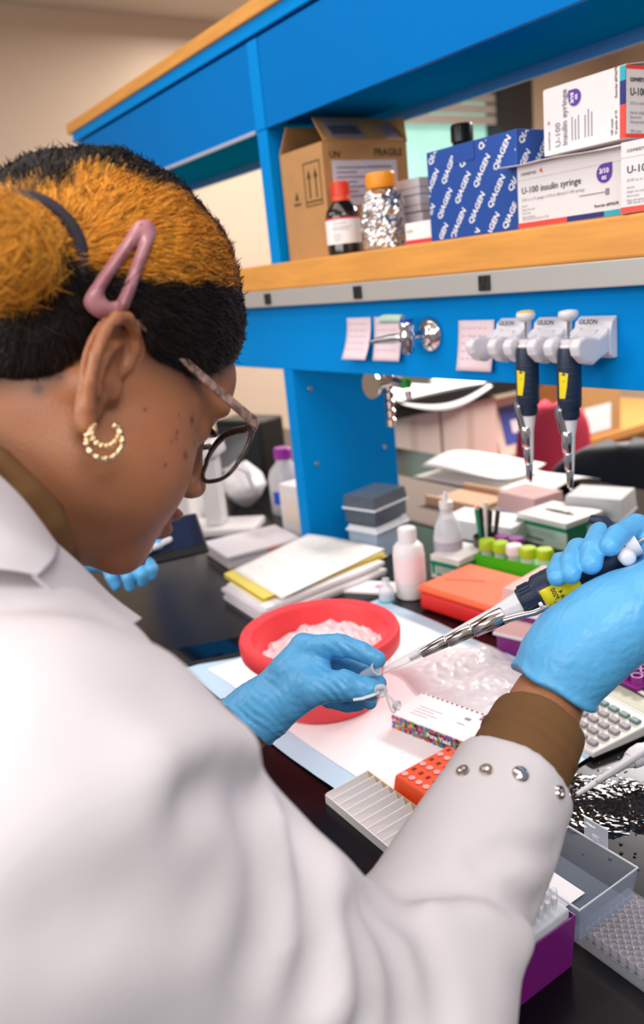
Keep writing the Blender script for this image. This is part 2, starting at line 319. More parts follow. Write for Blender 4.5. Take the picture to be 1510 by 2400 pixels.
# blue lettered box
t = thing('blue_lettered_box', 'royal blue carton printed all over with white slanted lettering on shelf', 'box', (-1.002, 1.055, ZS))
hb = (-.098, .098, -.075, .075, 0, .139)
rbox('carton', M('royal_blue_card', '#12479B', 0.45), t, *hb, .001)
mb = MB(); u45 = Vector((.62, 0, .78)); v45 = Vector((-.78, 0, .62))
def clip_words(o, xv, yv, size, ulim, vlim, cs, sn, o2):
    vs, fs = text_mesh('QIAGEN', size, .0004)
    cen = sum(v[0] for v in vs) / len(vs)
    for (cu, cv) in cs:
        pts = [Vector(o) + Vector(xv) * (cu + (v[0] - cen) * sn[0] - v[1] * sn[1]) + Vector(yv) * (cv + (v[0] - cen) * sn[1] + v[1] * sn[0]) for v in vs]
        uu = [cu + (v[0] - cen) * sn[0] - v[1] * sn[1] for v in vs]; vv = [cv + (v[0] - cen) * sn[1] + v[1] * sn[0] for v in vs]
        keep = [0.001 < a < ulim - .001 and 0.001 < b2 < vlim - .001 for a, b2 in zip(uu, vv)]
        ff = [q for q in fs if all(keep[i] for i in q)]
        n = Vector(xv).cross(Vector(yv)); mb.add([p + n * .0006 for p in pts], ff)
cs = [(0.012 + i * .029 + j * .043, 0.085 - i * .0335 + j * .0185) for i in range(-6, 9) for j in range(-6, 9)]
sn = (math.cos(math.radians(53)), math.sin(math.radians(53)))
clip_words((hb[0], hb[2], 0), FX, FZ, .0140, .196, .139, cs, sn, None)
clip_words((hb[1], hb[2], 0), FY, FZ, .0140, .15, .139, cs, sn, None)
mb.build('printed_lettering', whiteink, t)
rbox('closing_tab', M('royal_blue_card'), t, -.035, .012, -.0765, -.075, .112, .139, .0004)
t = thing('black_capped_bottle', 'dark bottle with black cap standing behind the blue lettered carton', 'bottle', (-1.188, 1.147, ZS))
MB().lathe([(0, 0), (.028, 0), (.03, .003), (.03, .14), (.018, .168), (.016, .185), (0, .185)], 24).build('glass_body', M('amber_glass'), t, smooth=40)
mb = MB(); mb.lathe([(0, .172), (.02, .172), (.02, .199), (.018, .202), (0, .202)], 28)
for k in range(20): mb.m = Matrix.Rotation(k * math.pi / 10, 4, 'Z'); mb.box(.0196, .0205, -.001, .001, .174, .198)
mb.build('screw_cap', black, t, smooth=40)
# syringe boxes
tealm, navyp, redp, violet = M('teal_print', '#22A7B8', 0.5), M('navy_print', '#1D2670', 0.5), M('coral_print', '#EF4538', 0.5), M('violet_print', '#5B2E9A', 0.5)
cartonm = M('white_carton', '#E4DDDD', 0.5)
def badge(mb, o, x, y, r):
    mb.m = face_m(o, x, y); mb.prism([(r * math.cos(a), r * math.sin(a)) for a in np.linspace(math.radians(80), math.radians(360), 22)] + [(r, r)], 0, .0005); mb.m = Matrix()
def syringe_box(label, loc, rz, w, d, h, upright):
    t = thing('syringe_carton', label, 'box', loc, rz, 'insulin syringe cartons'); g = .0006
    rbox('carton', cartonm, t, -w / 2, w / 2, 0, d, 0, h, .0006)
    X0 = -w / 2
    if not upright:
        for a, b2, m in ((0, .49, redp), (.49, .83, navyp), (.83, 1, tealm)): rbox('colour_band', m, t, X0 + a * w, X0 + b2 * w, -g, 0.001, .0005, .0075, 0)
        rbox('fold_line', greyink, t, X0, -X0, -g / 2, .0005, .0655, .0658, 0)
        mb = MB(); write(mb, 'U-100 insulin syringe', .0125, (X0 + .008, -g, .047), FX, FZ, .0001); mb.build('printed_title', ink, t)
        mb = MB(); write(mb, '3/10 cc x 31 gauge x 5/16 in (8mm) U-100 syringe', .0055, (X0 + .008, -g, .037), FX, FZ)
        for i, s_ in enumerate(('Sterile', 'Single use only', 'Non-toxic', 'Non-pyrogenic')): write(mb, s_, .004, (X0 + .008, -g, .029 - i * .005), FX, FZ)
        write(mb, '100 count (10 packs of 10)', .0045, (X0 + .008, -g, .0105), FX, FZ); mb.box(.02, .062, -g, 0, .0305, .0318); mb.box(.062, .068, -g, 0, .027, .0353); mb.build('printed_text', greyink, t)
        mb = MB(); write(mb, 'Reorder #076678', .0052, (-X0 - .046, -g, .0135), FX, FZ, .0001); write(mb, 'covetrus', .008, (X0 + .008, -g, .0715), FX, FZ); mb.build('printed_name', ink, t)
        mb = MB(); mb.prism([(0, 0), (.005, .002), (.001, .006)], 0, .0005); 
        mb = MB(); mb.m = face_m((X0 + .042, -g, .073), FX, FZ); mb.prism([(0, 0), (.006, -.002), (.003, .005)], 0, .0005); mb.build('printed_emblem', redp, t)
        mb = MB(); badge(mb, (-X0 - .03, -g, .0545), FX, FZ, .012); mb.build('dose_badge', violet, t)
        mb = MB(); write(mb, '3/10', .0085, (-X0 - .03, -g * 2, .0545), FX, FZ, .0003, 'CENTER'); write(mb, 'cc', .0085, (-X0 - .03, -g * 2, .047), FX, FZ, .0003, 'CENTER'); mb.build('dose_number', whiteink, t)
    else:
        ux, uy = (0, 0, 1), (-1, 0, 0)          # lettering runs upwards
        for a, b2, m in ((0, .47, redp), (.47, .8, navyp), (.8, 1, tealm)): rbox('colour_band', m, t, -X0 - .0085, -X0, -g, .001, a * h, b2 * h, 0)
        mb = MB(); write(mb, 'U-100', .0125, (X0 + .03, -g, .008), ux, uy, .0002); write(mb, 'insulin syringe', .0125, (X0 + .042, -g, .008), ux, uy, .0003); mb.build('printed_title', greyink, t)
        mb = MB()
        for i, wd_ in enumerate((.03, .026, .03, .0, .028, .034, .03)):
            if wd_: mb.box(X0 + .05 + i * .0055, X0 + .0515 + i * .0055, -g, 0, .012, .012 + wd_)
        mb.build('printed_text', greyink, t)
        mb = MB(); write(mb, 'Reorder #076678', .005, (-X0 - .0125, -g, .05), ux, uy, .0001); write(mb, '10 packs of 10', .005, (-X0 - .0125, -g, .006), ux, uy, .0001); write(mb, '100 count', .005, (-X0 - .019, -g, .006), ux, uy, .0001); write(mb, 'covetrus', .007, (X0 + .012, -g, .006), ux, uy); mb.build('printed_name', ink, t)
        mb = MB(); mb.m = face_m((X0 + .008, -g, .04), FX, FZ); mb.prism([(0, 0), (.004, 0), (.002, .005)], 0, .0005); mb.build('printed_emblem', redp, t)
        mb = MB(); badge(mb, (X0 + .056, -g, h - .02), (0, 0, 1), (-1, 0, 0), .0105); mb.build('dose_badge', violet, t)
        mb = MB(); write(mb, '3/10', .0075, (X0 + .0545, -g * 2, h - .02), ux, uy, .0003, 'CENTER'); write(mb, 'cc', .0075, (X0 + .061, -g * 2, h - .02), ux, uy, .0003, 'CENTER'); mb.build('dose_number', whiteink, t)
    # end face towards the camera
    xe = w / 2 + g
    if upright: mb = MB(); mb.box(w / 2, xe, 0, d, h - .004, h); mb.box(w / 2, xe, 0, d, 0, .005); mb.build('colour_band', redp, t)
    else: mb = MB(); mb.box(w / 2, xe, 0, d, 0, .006); mb.build('colour_band', redp, t)
    mb = MB(); write(mb, 'covetrus', .0095, (xe, .008, h * .78), FY, FZ, .0002); write(mb, 'U-100', .0125, (xe, .008, h * .59), FY, FZ, .0002); mb.build('printed_name', ink, t)
    mb = MB()
    for i, s_ in enumerate(('3/10 cc syringe', '', 'Sterile, single use', 'Non-toxic', 'Non-pyrogenic', '', '100 count')):
        if s_: write(mb, s_, .0055, (xe, .008, h * .46 - i * .0055), FY, FZ)
    mb.build('printed_text', greyink, t)
    return t
t = syringe_box('long white insulin syringe carton lying on shelf with open top flap', (-.801, .966, ZS), 0, .181, .095, .085, False)
fm = MB()
def flapf(a, q): return (-.1 + a * .2 + (0 if a > .1 else -.02 * (1 - a * 10)), -.018 + q * .1, .0875 + .002 * math.sin(a * 5) - .004 * (1 - q) + (.0 if a > .12 else .004 * (1 - a * 8)))
fm.grid(flapf, 14, 4); fm.build('open_flap', cartonm, t, smooth=60, thick=.0008)
t = syringe_box('white insulin syringe carton stood on its side on top of the long carton', (-.789, .984, ZS + .0935), math.radians(-1.5), .137, .09, .085, True)
sheet((-.068, 0.002, .0855), (.068, 0.002, .0855), (.066, .085, .095), (-.066, .085, .095), .0008, 'open_flap', cartonm, t)
syringe_box('white insulin syringe carton turned slightly at the right end of the shelf', (-.655, .955, ZS), math.radians(9), .095, .09, .084, False)
# ================================================================ things on the blue board (plane y = .98)
pinkp = M('pink_note', '#EAD3D9', 0.7)
def note(label, c4, curl):
    a, b_, c_, d = c4      # top-left, top-right, bottom-right, bottom-left at the board
    t = thing('sticky_note', label, 'note', (a.x, .979, a.z), 0, 'pink notes on the blue board'); o0 = Vector((a.x, .98, a.z))
    def fn(p, q):
        top = a.lerp(b_, p); bot = d.lerp(c_, p); v = top.lerp(bot, q) - o0
        return (v.x, -.0015 - curl * q * q, v.z)
    MB().grid(fn, 8, 10).build('sheet', pinkp, t, smooth=80, thick=.0003)
    mb = MB()
    for i in range(5):
        q = .16 + i * .15
        for k in range(5):
            p = .12 + k * .15; v = Vector(fn(p, q)); mb.box(v.x, v.x + .007 + .003 * ((i * k) % 2), v.y - .0012, v.y - .0008, v.z, v.z + .0012)
    mb.build('handwriting', M('faded_ink', '#C8A9C0', 0.7), t)
sq = lambda x, z, s=.078, sk=0: (Vector((x, 0, z)), Vector((x + s, 0, z)), Vector((x + s - sk, 0, z - s)), Vector((x - sk, 0, z - s)))
note('pink square note at the left end of the pair on blue board', sq(-1.36, .54, .078, 0), .022)
note('pink square note right behind the chrome tap outlet', sq(-1.272, .54, .08, .0), .012)
note('pink square note partly behind the white pipette holders', sq(-1.042, .53, .082, .004), .008)
# chrome gas tap
t = thing('gas_tap', 'chrome laboratory gas tap with green lever on blue board', 'tap', (-1.115, .98, .507))
Rf = Matrix.Rotation(math.pi / 2, 4, 'X')
mb = MB(); mb.m = Rf; mb.lathe([(0, 0), (.030, 0), (.031, .003), (.027, .010), (.018, .014), (.012, .018), (.010, .03), (.0085, .045), (0, .045)], 32); mb.build('flange', chrome, t, smooth=50)
mb = MB(); mb.m = Matrix.Translation((0, -.055, 0)); mb.lathe([(0, -.026), (.009, -.026), (.0105, -.022), (.0105, -.008), (.014, -.003), (.014, .006), (.011, .012), (.0125, .018), (.0125, .026), (.009, .03), (0, .03)], 28); mb.build('valve_body', chrome, t, smooth=50)
mb = MB(); mb.m = Matrix.Translation((0, -.055, .026)); mb.cyl((0, 0, 0), .0118, .006, 24); mb.build('index_ring', M('blue_ring', '#2340A8', 0.4), t, smooth=40)
mb = MB(); pts = [(-.004, -.06, .033), (-.02, -.064, .0345), (-.042, -.066, .0345), (-.052, -.066, .034)]; mb.tube(pts, [.008, .008, .0085, .008], 12, flat=.8); mb.build('lever', M('pale_green', '#A9C4B4', 0.3), t, smooth=50)
mb = MB(); mb.tube([(-.006, -.06, .002), (-.03, -.068, .001), (-.06, -.076, -.002), (-.075, -.08, -.004)], [.0085, .0078, .005, .0028], 12); mb.build('hose_nozzle', chrome, t, smooth=50)
mb = MB(); mb.m = Rf; mb.cyl((0, 0, .04), .0085, .016, 16); mb.build('neck', M('blue_ring'), t, smooth=40)
# pipette builder: local z runs from the nose (0) to the button
def pipette(root, btn, with_tip=False, label_word=False, tube_tip=True):
    wp = M('pipette_white', '#E3E0E3', 0.3)
    MB().lathe([(0, 0), (.0026, 0), (.0036, .012), (.0048, .03), (.0060, .055), (.0068, .078), (.0092, .094), (.0105, .106), (0, .106)], 24).build('shaft', wp, root, smooth=40)
    mb = MB(); mb.lathe([(0, .103), (.0112, .103), (.0128, .107), (.0130, .117), (.0145, .12), (0, .12)], 30)
    for k in range(22): mb.m = Matrix.Rotation(k * math.pi / 11, 4, 'Z'); mb.box(.0118, .0136, -.0009, .0009, .106, .116)
    mb.build('volume_nut', navy, root, smooth=40)
    mb = MB()
    prof = [(0, .119), (.0155, .119), (.0165, .122), (.0168, .15), (.0165, .175), (.0155, .192), (.0140, .202), (0, .202)]
    mb.lathe(prof, 30, sx=1.0, sy=.92)
    hd = mb.build('handle', navy, root, smooth=40)
    for z in (.13, .139, .148, .157, .166, .175): mb = MB(); mb.lathe([(.0167, z), (.0171, z + .001), (.0167, z + .002)], 24, sy=.92); mb.build('grip_ring', navy, hd, smooth=60)
    mb = MB(); mb.tube([(.012, 0, .197), (.024, 0, .2), (.037, 0, .199), (.045, 0, .192)], [.0085, .007, .006, .004], 12, flat=1.3); mb.build('finger_hook', navy, hd, smooth=60)
    MB().lathe([(0, .201), (.0115, .201), (.0125, .204), (.0105, .206), (.0105, .213), (0, .213)], 24).build('top_collar', wp, root, smooth=40)
    MB().cyl((0, 0, .212), .0022, .028, 12).build('plunger_rod', chrome, root, smooth=40)
    bt_ = MB().lathe([(0, .238), (.006, .238), (.0125, .243), (.0138, .247), (.0125, .251), (.006, .2525), (0, .253)], 28).build('plunger_button', wp, root, smooth=50)
    if btn: MB().lathe([(0, .2532), (.0065, .2528), (.0125, .2512), (.0128, .2518), (.0065, .2538), (0, .254)], 28).build('button_cap', btn, root, smooth=50)
    # chrome tip ejector running along the -x side
    mb = MB(); mb.tube([(-.0165, 0, .124), (-.0155, 0, .11), (-.0115, 0, .097), (-.0085, 0, .084)], [.0030, .0034, .0036, .004], 10, flat=1.8); mb.build('ejector_arm', chrome, root, smooth=60)
    for z0, z1, r0, r1, dx in ((.055, .086, .0068, .0086, -.0040), (.03, .0545, .0056, .0066, -.0028), (.004, .0295, .0042, .0056, -.0016)):
        MB().lathe([(0, z0), (r0 * .93, z0), (r0, z0 + .0008), (r1, z1 - .001), (r1 * .93, z1), (0, z1)], 20, c=(dx, 0, 0)).build('ejector_sleeve', chrome, root, smooth=40)
    MB().box(-.0175, -.0135, -.007, .007, .116, .1195).build('ejector_clip', wp, root, bev=.001)
    if with_tip:
        tp = MB().lathe([(.0044, .012), (.0046, .006), (.0038, -.012), (.0026, -.035), (.0012, -.052), (.0006, -.056)], 20).build('pipette_tip', clear, root, smooth=60)
        MB().lathe([(0, .001), (.0030, .001), (.0028, -.008), (0, -.008)], 14).build('filter_plug', paper, tp, smooth=40)
    return hd
# white pipette holder: three clip-on arms on a rail strip
hw = M('holder_white', '#DDD9DE', 0.3)
HZ = .505
def holder(label, x, pip):
    t = thing('pipette_holder', label, 'holder', (x, .98, HZ), 0, 'white pipette holders on the blue board')
    mb = MB(); mb.prism([(-.004, -.03), (-.012, -.03), (-.02, -.024), (-.022, 0), (-.016, .02), (-.006, .027), (-.004, .027)], -.031, .031)
    mb.v = [(v[2], v[0] + .004, v[1]) for v in mb.v]; mb.build('back_plate', hw, t, bev=.0015)
    prof = [(-.016, .014), (-.028, .006), (-.04, .001), (-.052, .004), (-.066, .006), (-.078, .003), (-.084, -.006), (-.080, -.018), (-.066, -.03), (-.05, -.034), (-.036, -.028), (-.016, -.022)]
    for sx in (-1, 1):
        mb = MB(); mb.prism(prof, .0145 if sx > 0 else -.031, .031 if sx > 0 else -.0145); mb.v = [(v[2], v[0], v[1]) for v in mb.v]; mb.build('side_arm', hw, t, bev=.004)
    mb = MB(); mb.box(-.0145, .0145, -.026, -.014, -.02, .01); mb.build('bridge', hw, t)
    mb = MB(); write(mb, 'GILSON', .009, (-.018, -.0215, .018), FX, (0, .35, 1), .0003); mb.build('printed_name', ink, t)
hx = (-.915, -.838, -.762)
holder('leftmost white pipette holder, empty, overlapping a pink note', hx[0], 0)
holder('middle white pipette holder carrying the yellow buttoned pipette', hx[1], 1)
holder('rightmost white pipette holder carrying the white buttoned pipette', hx[2], 2)
for i, (x, lbl, bm) in enumerate(((hx[1], 'navy pipette with yellow plunger button hanging in the middle holder', M('yellow_button', '#E8BE3A', 0.4)), (hx[2], 'navy pipette with white plunger button hanging in the right holder', None))):
    t = thing('pipette', lbl, 'pipette', (x, .916, HZ - .211), math.radians(55 + 4 * i), 'pipettes hanging on the blue board')
    hd = pipette(t, bm, with_tip=False)
    mb = MB()
    mb.prism([(-.006, .135), (.003, .135), (.006, .152), (.0075, .168), (-.006, .17)], 0, .0004)
    # wrap the yellow sticker round the handle
    mb.v = [(.0173 * math.cos(v[0] / .0173 + math.radians(222)) * 1.01, .0173 * .92 * math.sin(v[0] / .0173 + math.radians(222)) * 1.01, v[1]) for v in mb.v]; mb.build('yellow_sticker', yellow, t, thick=.0012)
# ================================================================ things on the bench
def two(pa, pb, h=0.0):        # bench frame from two pixels along a front bottom edge: origin, heading, length
    a, b_ = TB(*pa, h), TB(*pb, h); d = b_ - a; return a, math.atan2(d.y, d.x), d.length
# absorbent pad
PADX0, PADX1, PADY0, PADY1 = -1.225, -.60, .470, .897
t = thing('absorbent_pad', 'white absorbent bench pad with pale blue border under the red ice bucket', 'pad', (-.91, .68, 0))
def padz(x, y): return .0022 + .0016 * (1 + noise.noise(Vector((x * 9, y * 9, .3)))) + .001 * noise.noise(Vector((x * 26, y * 22, 2)))
def padf(x0, x1, y0, y1, dz): return lambda p, q: (x0 + (x1 - x0) * p + .91 + .004 * math.sin(q * 7), y0 + (y1 - y0) * q - .68 + .003 * math.sin(p * 9), padz(x0 + (x1 - x0) * p, y0 + (y1 - y0) * q) + dz)
MB().grid(padf(PADX0, PADX1, PADY0, PADY1, 0), 60, 44).build('plastic_backing', M('pale_blue_film', '#BBD6EA', 0.45), t, smooth=80)
MB().grid(padf(PADX0 + .03, PADX1 - .02, PADY0 + .035, PADY1 - .03, .0006), 60, 44).build('absorbent_sheet', M('soft_white_tissue', '#F3EEF0', 0.85, bump=.15, bscale=90), t, smooth=80)
PZ = .006
# ice bucket
t = thing('ice_bucket', 'round coral red ice bucket full of crushed ice behind the gloved hand', 'bucket', (-.972, .597, PZ - .001))
red = M('coral_foam', '#EF4348', 0.42, sub=.0)
MB().lathe([(0, 0), (.080, 0), (.085, .003), (.094, .055), (.100, .078), (.116, .082), (.1205, .088), (.1215, .106), (.119, .112), (.114, .1125), (.103, .109), (.100, .1), (.088, .03), (0, .028)], 64).build('tub', red, t, smooth=50)
def icef(p, q):
    r = q * .0985; a = p * 2 * math.pi; x, y = r * math.cos(a), r * math.sin(a)
    n = noise.noise(Vector((x * 55, y * 55, 1))) * .006 + noise.noise(Vector((x * 140, y * 140, 5))) * .005
    return (x, y, .072 + .016 * (x * -.6 + y * .8) / .1 + n - .006 * q ** 4)
MB().grid(icef, 96, 40).build('crushed_ice', M('ice', '#F6E6EA', 0.25, clear=.12), t, smooth=25, kind='stuff')
# white cardboard tray insert
a, rz, ln = TB(765, 1888), 0, 0
A, B_, C_, D_ = Vector((-.754, .446, 0)), Vector((-.613, .447, 0)), Vector((-.622, .509, 0)), Vector((-.763, .509, 0))
t = thing('divider_tray', 'low white cardboard tray with nine slanted partitions at bench edge', 'tray', (-.757, .448, 0), math.radians(-1))
tw = M('white_board', '#EDE6E4', 0.65); L_ = .146; Wd = .066
mb = MB(); mb.box(0, L_, 0, Wd, .0005, .0015); mb.box(0, L_, 0, .0012, .0015, .013); mb.build('tray_base', tw, t); rbox('raw_edge_wall', M('raw_board', '#C8AC88', 0.7), t, 0, L_, Wd - .0012, Wd, .0015, .018, 0)
for i in range(10):
    x = i * (L_ - .008) / 9.6
    x += .0075; q_ = -.0068; MB().add([(x, .0015, .002), (x, Wd - .0015, .002), (x + q_, Wd - .0015, .0185), (x + q_, .0015, .0145), (x + .0009, .0015, .002), (x + .0009, Wd - .0015, .002), (x + q_ + .0009, Wd - .0015, .0185), (x + q_ + .0009, .0015, .0145)],
             [(0, 1, 2, 3), (7, 6, 5, 4), (0, 4, 5, 1), (1, 5, 6, 2), (2, 6, 7, 3), (3, 7, 4, 0)]).build('partition', tw, t)
# orange tube rack
t = thing('tube_rack', 'orange wedge shaped tube rack with rows of holes beside white cuff', 'rack', (-.712, .517, PZ), math.radians(2))
rk = MB(); LX, LY = .125, .098
def rz_(y): return .018 + .004 * (y / LY)
rk.add([(0, 0, 0), (LX, 0, 0), (LX, LY, 0), (.0, LY, 0), (.004, .003, .026), (LX - .004, .003, .026), (LX - .004, LY - .003, .026), (.004, LY - .003, .026)], [(0, 3, 2, 1), (4, 5, 6, 7), (0, 1, 5, 4), (1, 2, 6, 5), (2, 3, 7, 6), (3, 0, 4, 7)])
rk.build('rack_body', M('orange_plastic'), t, bev=.003)
for r in range(6):
    hl = MB(); rg = MB()
    for c in range(9):
        x = .012 + c * .0125; y = .013 + r * .0148
        if r in (0, 2, 4): hl.cyl((x, y, .0262), .0040, .0004, 10); rg.lathe([(.0037, .0262), (.0043, .0262), (.0043, .0272), (.0037, .0272)], 12, c=(x, y, 0))
        else: hl.box(x - .0022, x + .0022, y - .003, y + .003, .0262, .0265)
    hl.build('hole_row', M('rack_hole', '#7A1E08', 0.8) if r % 2 else M('dark_hole', '#2A1418', 0.8), t)
    if r in (0, 2, 4): rg.build('tube_rim_row', M('tube_rim', '#E3A9A6', 0.35), t, smooth=40)
# ink-dot carton
A, rz, ln = two((920, 1705), (1095, 1775), PZ)
t = thing('dotted_carton', 'flat open white carton with confetti dotted edge lying on the pad', 'box', (A.x, A.y, PZ), rz)
ch = .022; cwid = .072
mb = MB(); mb.box(0, ln, 0, .0012, 0, ch); mb.box(0, ln, cwid - .0012, cwid, 0, ch); mb.box(0, ln, .0012, cwid - .0012, ch - .0012, ch); mb.box(0, ln, .0012, cwid - .0012, 0, .0012); mb.box(0, .0012, .0012, cwid - .0012, .0012, ch - .0012); mb.build('carton', paper, t)
sheet((ln, .004, .001), (ln, cwid - .004, .001), (ln + .022, cwid - .008, .006), (ln + .022, .008, .006), .0008, 'open_flap', paper, t)
sheet((ln, .004, ch - .001), (ln, cwid - .004, ch - .001), (ln + .012, cwid - .012, ch + .004), (ln + .012, .02, ch + .004), .0008, 'open_flap', paper, t)
cols = ['#E8442E', '#2E7BD0', '#F0A020', '#B82A8A', '#4AB04A', '#30B0C8', '#D82858', '#222838']
for k, hx_ in enumerate(cols):
    mb = MB()
    for i in range(44):
        if i % 8 != k and i % 5 != k: continue
        cx = .003 + i * (ln - .006) / 43
        for j in range(3):
            mb.m = face_m((cx + random.uniform(-.002, .002), -.0003 - .0002 * ((i + j) % 3), .003 + j * .007 + random.uniform(-.001, .002)), FX, FZ)
            mb.prism([(.003 * math.cos(q), .003 * math.sin(q)) for q in np.linspace(0, 2 * math.pi, 9)[:-1]], 0, .0001)
        if (i % 3 == 0 and i < 44): mb.m = face_m((cx, cwid - .002 - .0003 * (i % 3), ch), FX, FY); mb.prism([(.0022 * math.cos(q), .0016 * math.sin(q)) for q in np.linspace(0, 2 * math.pi, 8)[:-1]], 0, .0003)
    for i in range(3): mb.m = face_m((ln - .006 - .005 * i, cwid - .006 - .004 * ((i + k) % 3), ch), FX, FY); mb.prism([(.0026 * math.cos(q + k), .0026 * math.sin(q + k)) for q in np.linspace(0, 2 * math.pi, 9)[:-1]], 0, .0003 + .0001 * k)
    mb.build('printed_dots', M('dot_ink_%s' % 'abcdefgh'[k], hx_, 0.5), t, kind='stuff')
mb = MB(); mb.m = Matrix(); mb.box(ln * .48, ln * .82, -.0008, -.0006, .006, .016); mb.build('printed_panel', ink, t)
mb = MB(); write(mb, 'Pure Yield', .0095, (ln * .49, -.0011, .0085), FX, FZ, .0004); mb.build('printed_word', whiteink, t)
mb = MB()
for i in range(4): mb.box(.02, .05 + .01 * (i % 2), .018 + i * .007, .0188 + i * .007, ch, ch + .0003)
mb.box(ln * .72, ln * .72 + .009, .045, .051, ch, ch + .0003); mb.box(ln * .7, ln * .7 + .012, .032, .0335, ch, ch + .0003); mb.build('printed_lines', greyink, t, kind='stuff')
# clear plastic bag
t = thing('plastic_bag', 'crumpled clear plastic bag lying on the pad under the pipette', 'bag', (-.83, .79, PZ + .001))
def bagf(p, q):
    x = (p - .5) * .25; y = (q - .5) * .17; e = max(0, 1 - (abs(p - .5) * 2) ** 4) * max(0, 1 - (abs(q - .5) * 2) ** 4)
    n = noise.noise(Vector((x * 16, y * 18, 3))) * .5 + abs(noise.noise(Vector((x * 40, y * 34, 7)))) * .7 + abs(noise.noise(Vector((x * 95, y * 80, 1)))) * .35
    return (x + y * .25 + .008 * math.sin(q * 9), y - x * .1 + .006 * math.sin(p * 11), .001 + e * (.014 + .016 * n))
MB().grid(bagf, 70, 50).build('film', M('bag_film', '#EFE6EA', 0.1, clear=.42), t, smooth=35)
# calculator
A = TB(1372, 1795); rzc = math.radians(98)
t = thing('calculator', 'white desktop calculator with grey keys beside the brown sleeve', 'calculator', (-.598, .752, 0), math.radians(-8))
cw, cl = .105, .175
mb = MB(); mb.add([(-cw, 0, .004), (0, 0, .004), (0, cl, .004), (-cw, cl, .004), (-cw, 0, .012), (0, 0, .012), (0, cl, .026), (-cw, cl, .026)], [(0, 3, 2, 1), (4, 5, 6, 7), (0, 1, 5, 4), (1, 2, 6, 5), (2, 3, 7, 6), (3, 0, 4, 7)]); mb.build('case', M('calc_white', '#E9E4DE', 0.4), t, bev=.002)
mb = MB(); mb.box(-cw + .002, -.002, .002, cl - .002, .0, .005); mb.build('dark_base', black, t)
sl = math.atan2(.014, cl)
def ctop(x, y): return (x, y, .012 + .014 * y / cl)
up_s = Vector((0, math.cos(sl), math.sin(sl)))
def cplate(name, mat, x0, x1, y0, y1, th=.0008, bev=0):
    mb = MB(); mb.m = face_m(ctop(x0, y0), FX, up_s); mb.box(0, x1 - x0, 0, (y1 - y0), 0, th); return mb.build(name, mat, t, bev=bev)
cplate('display_panel', M('display_frame', '#CFC9C0', 0.3), -cw + .006, -.006, .106, .14)
cplate('display', M('lcd_glass', '#B9B9A4', 0.15), -cw + .01, -.01, .109, .136, .0012)
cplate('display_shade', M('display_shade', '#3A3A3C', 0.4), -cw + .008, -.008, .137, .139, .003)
cplate('solar_cell', M('solar_cell', '#3B3440', 0.2), -cw + .018, -cw + .055, .15, .159, .0012)
for r in range(5):
    for c in range(5):
        x = -cw + .008 + c * .0188; y = .008 + r * .0185
        if r == 0 and c == 3: continue
        mb = MB(); mb.m = face_m(ctop(x, y), FX, up_s); mb.box(0, .0145 if not (r == 0 and c == 2) else .033, 0, .0105, 0, .0045)
        mb.build('key', M('teal_key', '#5F7C7C', 0.4) if r == 4 else M('grey_key', '#8E8789', 0.4), t, bev=.0018)
mb = MB(); write(mb, 'CASIO', .007, ctop(-.034, .15), FX, up_s, .0002); mb.build('printed_name', greyink, t)
# second white pipette with green mark lying on wet bench
a_, b_ = TB(1352, 1862, .006), TB(1490, 1775, .03)
m_ = align_z(a_, a_ + (b_ - a_).normalized() * .2)
t = thing('white_pipette', 'white pipette with green mark lying on the wet bench top', 'pipette', mat=m_)
wpm = M('pipette_white')
MB().lathe([(0, 0), (.0026, 0), (.003, .01), (.0042, .04), (.0052, .07), (.0085, .078), (.0085, .082), (0, .082)], 24).build('shaft', wpm, t, smooth=40)
MB().lathe([(0, .078), (.0105, .08), (.0125, .088), (.0125, .1), (.0095, .106), (.0095, .112), (.0135, .118), (.0145, .15), (.0145, .21), (.011, .22), (0, .22)], 28).build('handle', wpm, t, smooth=40)
mb = MB(); mb.tube([(.006, 0, .028), (.0085, 0, .05), (.010, 0, .078), (.0165, 0, .11)], [.002, .0028, .0028, .003], 8, flat=1.8); mb.build('ejector_bar', wpm, t, smooth=50)
mb = MB(); mb.cyl((0, 0, 0), .006, .0012, 20); o = mb.build('green_mark', M('green_mark', '#129A3C', 0.4), t); o.matrix_local = Matrix.Translation((0, 0, .128)) @ (m_.to_3x3().inverted() @ Vector((.62, -.5, .6))).to_track_quat('Z', 'Y').to_matrix().to_4x4() @ Matrix.Translation((0, 0, .0142))
MB().cyl((0, 0, .22), .003, .018, 12).build('plunger_rod', chrome, t, smooth=40); MB().lathe([(0, .236), (.01, .238), (.011, .244), (0, .247)], 20).build('plunger_button', M('green_mark'), t, smooth=50)
# spilled water droplets
def puddle(p, q):
    a = p * 2 * math.pi; r = q * (1 + .22 * noise.noise(Vector((math.cos(a) * 1.4, math.sin(a) * 1.4, 4)))); x = r * .125 * math.cos(a); y = r * .085 * math.sin(a)
    n = noise.noise(Vector((x * 190, y * 190, 2))) * .0016 + noise.noise(Vector((x * 420, y * 420, 8))) * .0014
    lo_n = noise.noise(Vector((x * 28, y * 28, 11))); return (x, y, .0004 + (.0006 + n * .55) * (1 - q ** 6) - max(0, q * 1.25 - .55 - .5 * lo_n) * .0035)
t = thing('water_spill', 'rippled film of spilled water drops glinting on black bench top', 'spill', (-.515, .712, .0005), math.radians(40))
MB().grid(puddle, 130, 60).build('wet_film', M('water_film', '#08080A', 0.06, spec=.8), t, smooth=60, kind='stuff')
dm = MB().lathe([(.003, 0), (.0026, .0012), (.0014, .0019), (0, .0021)], 10).build('water_drop', M('water_film'), t, smooth=60)
dm.location = (.1, -.06, 0)
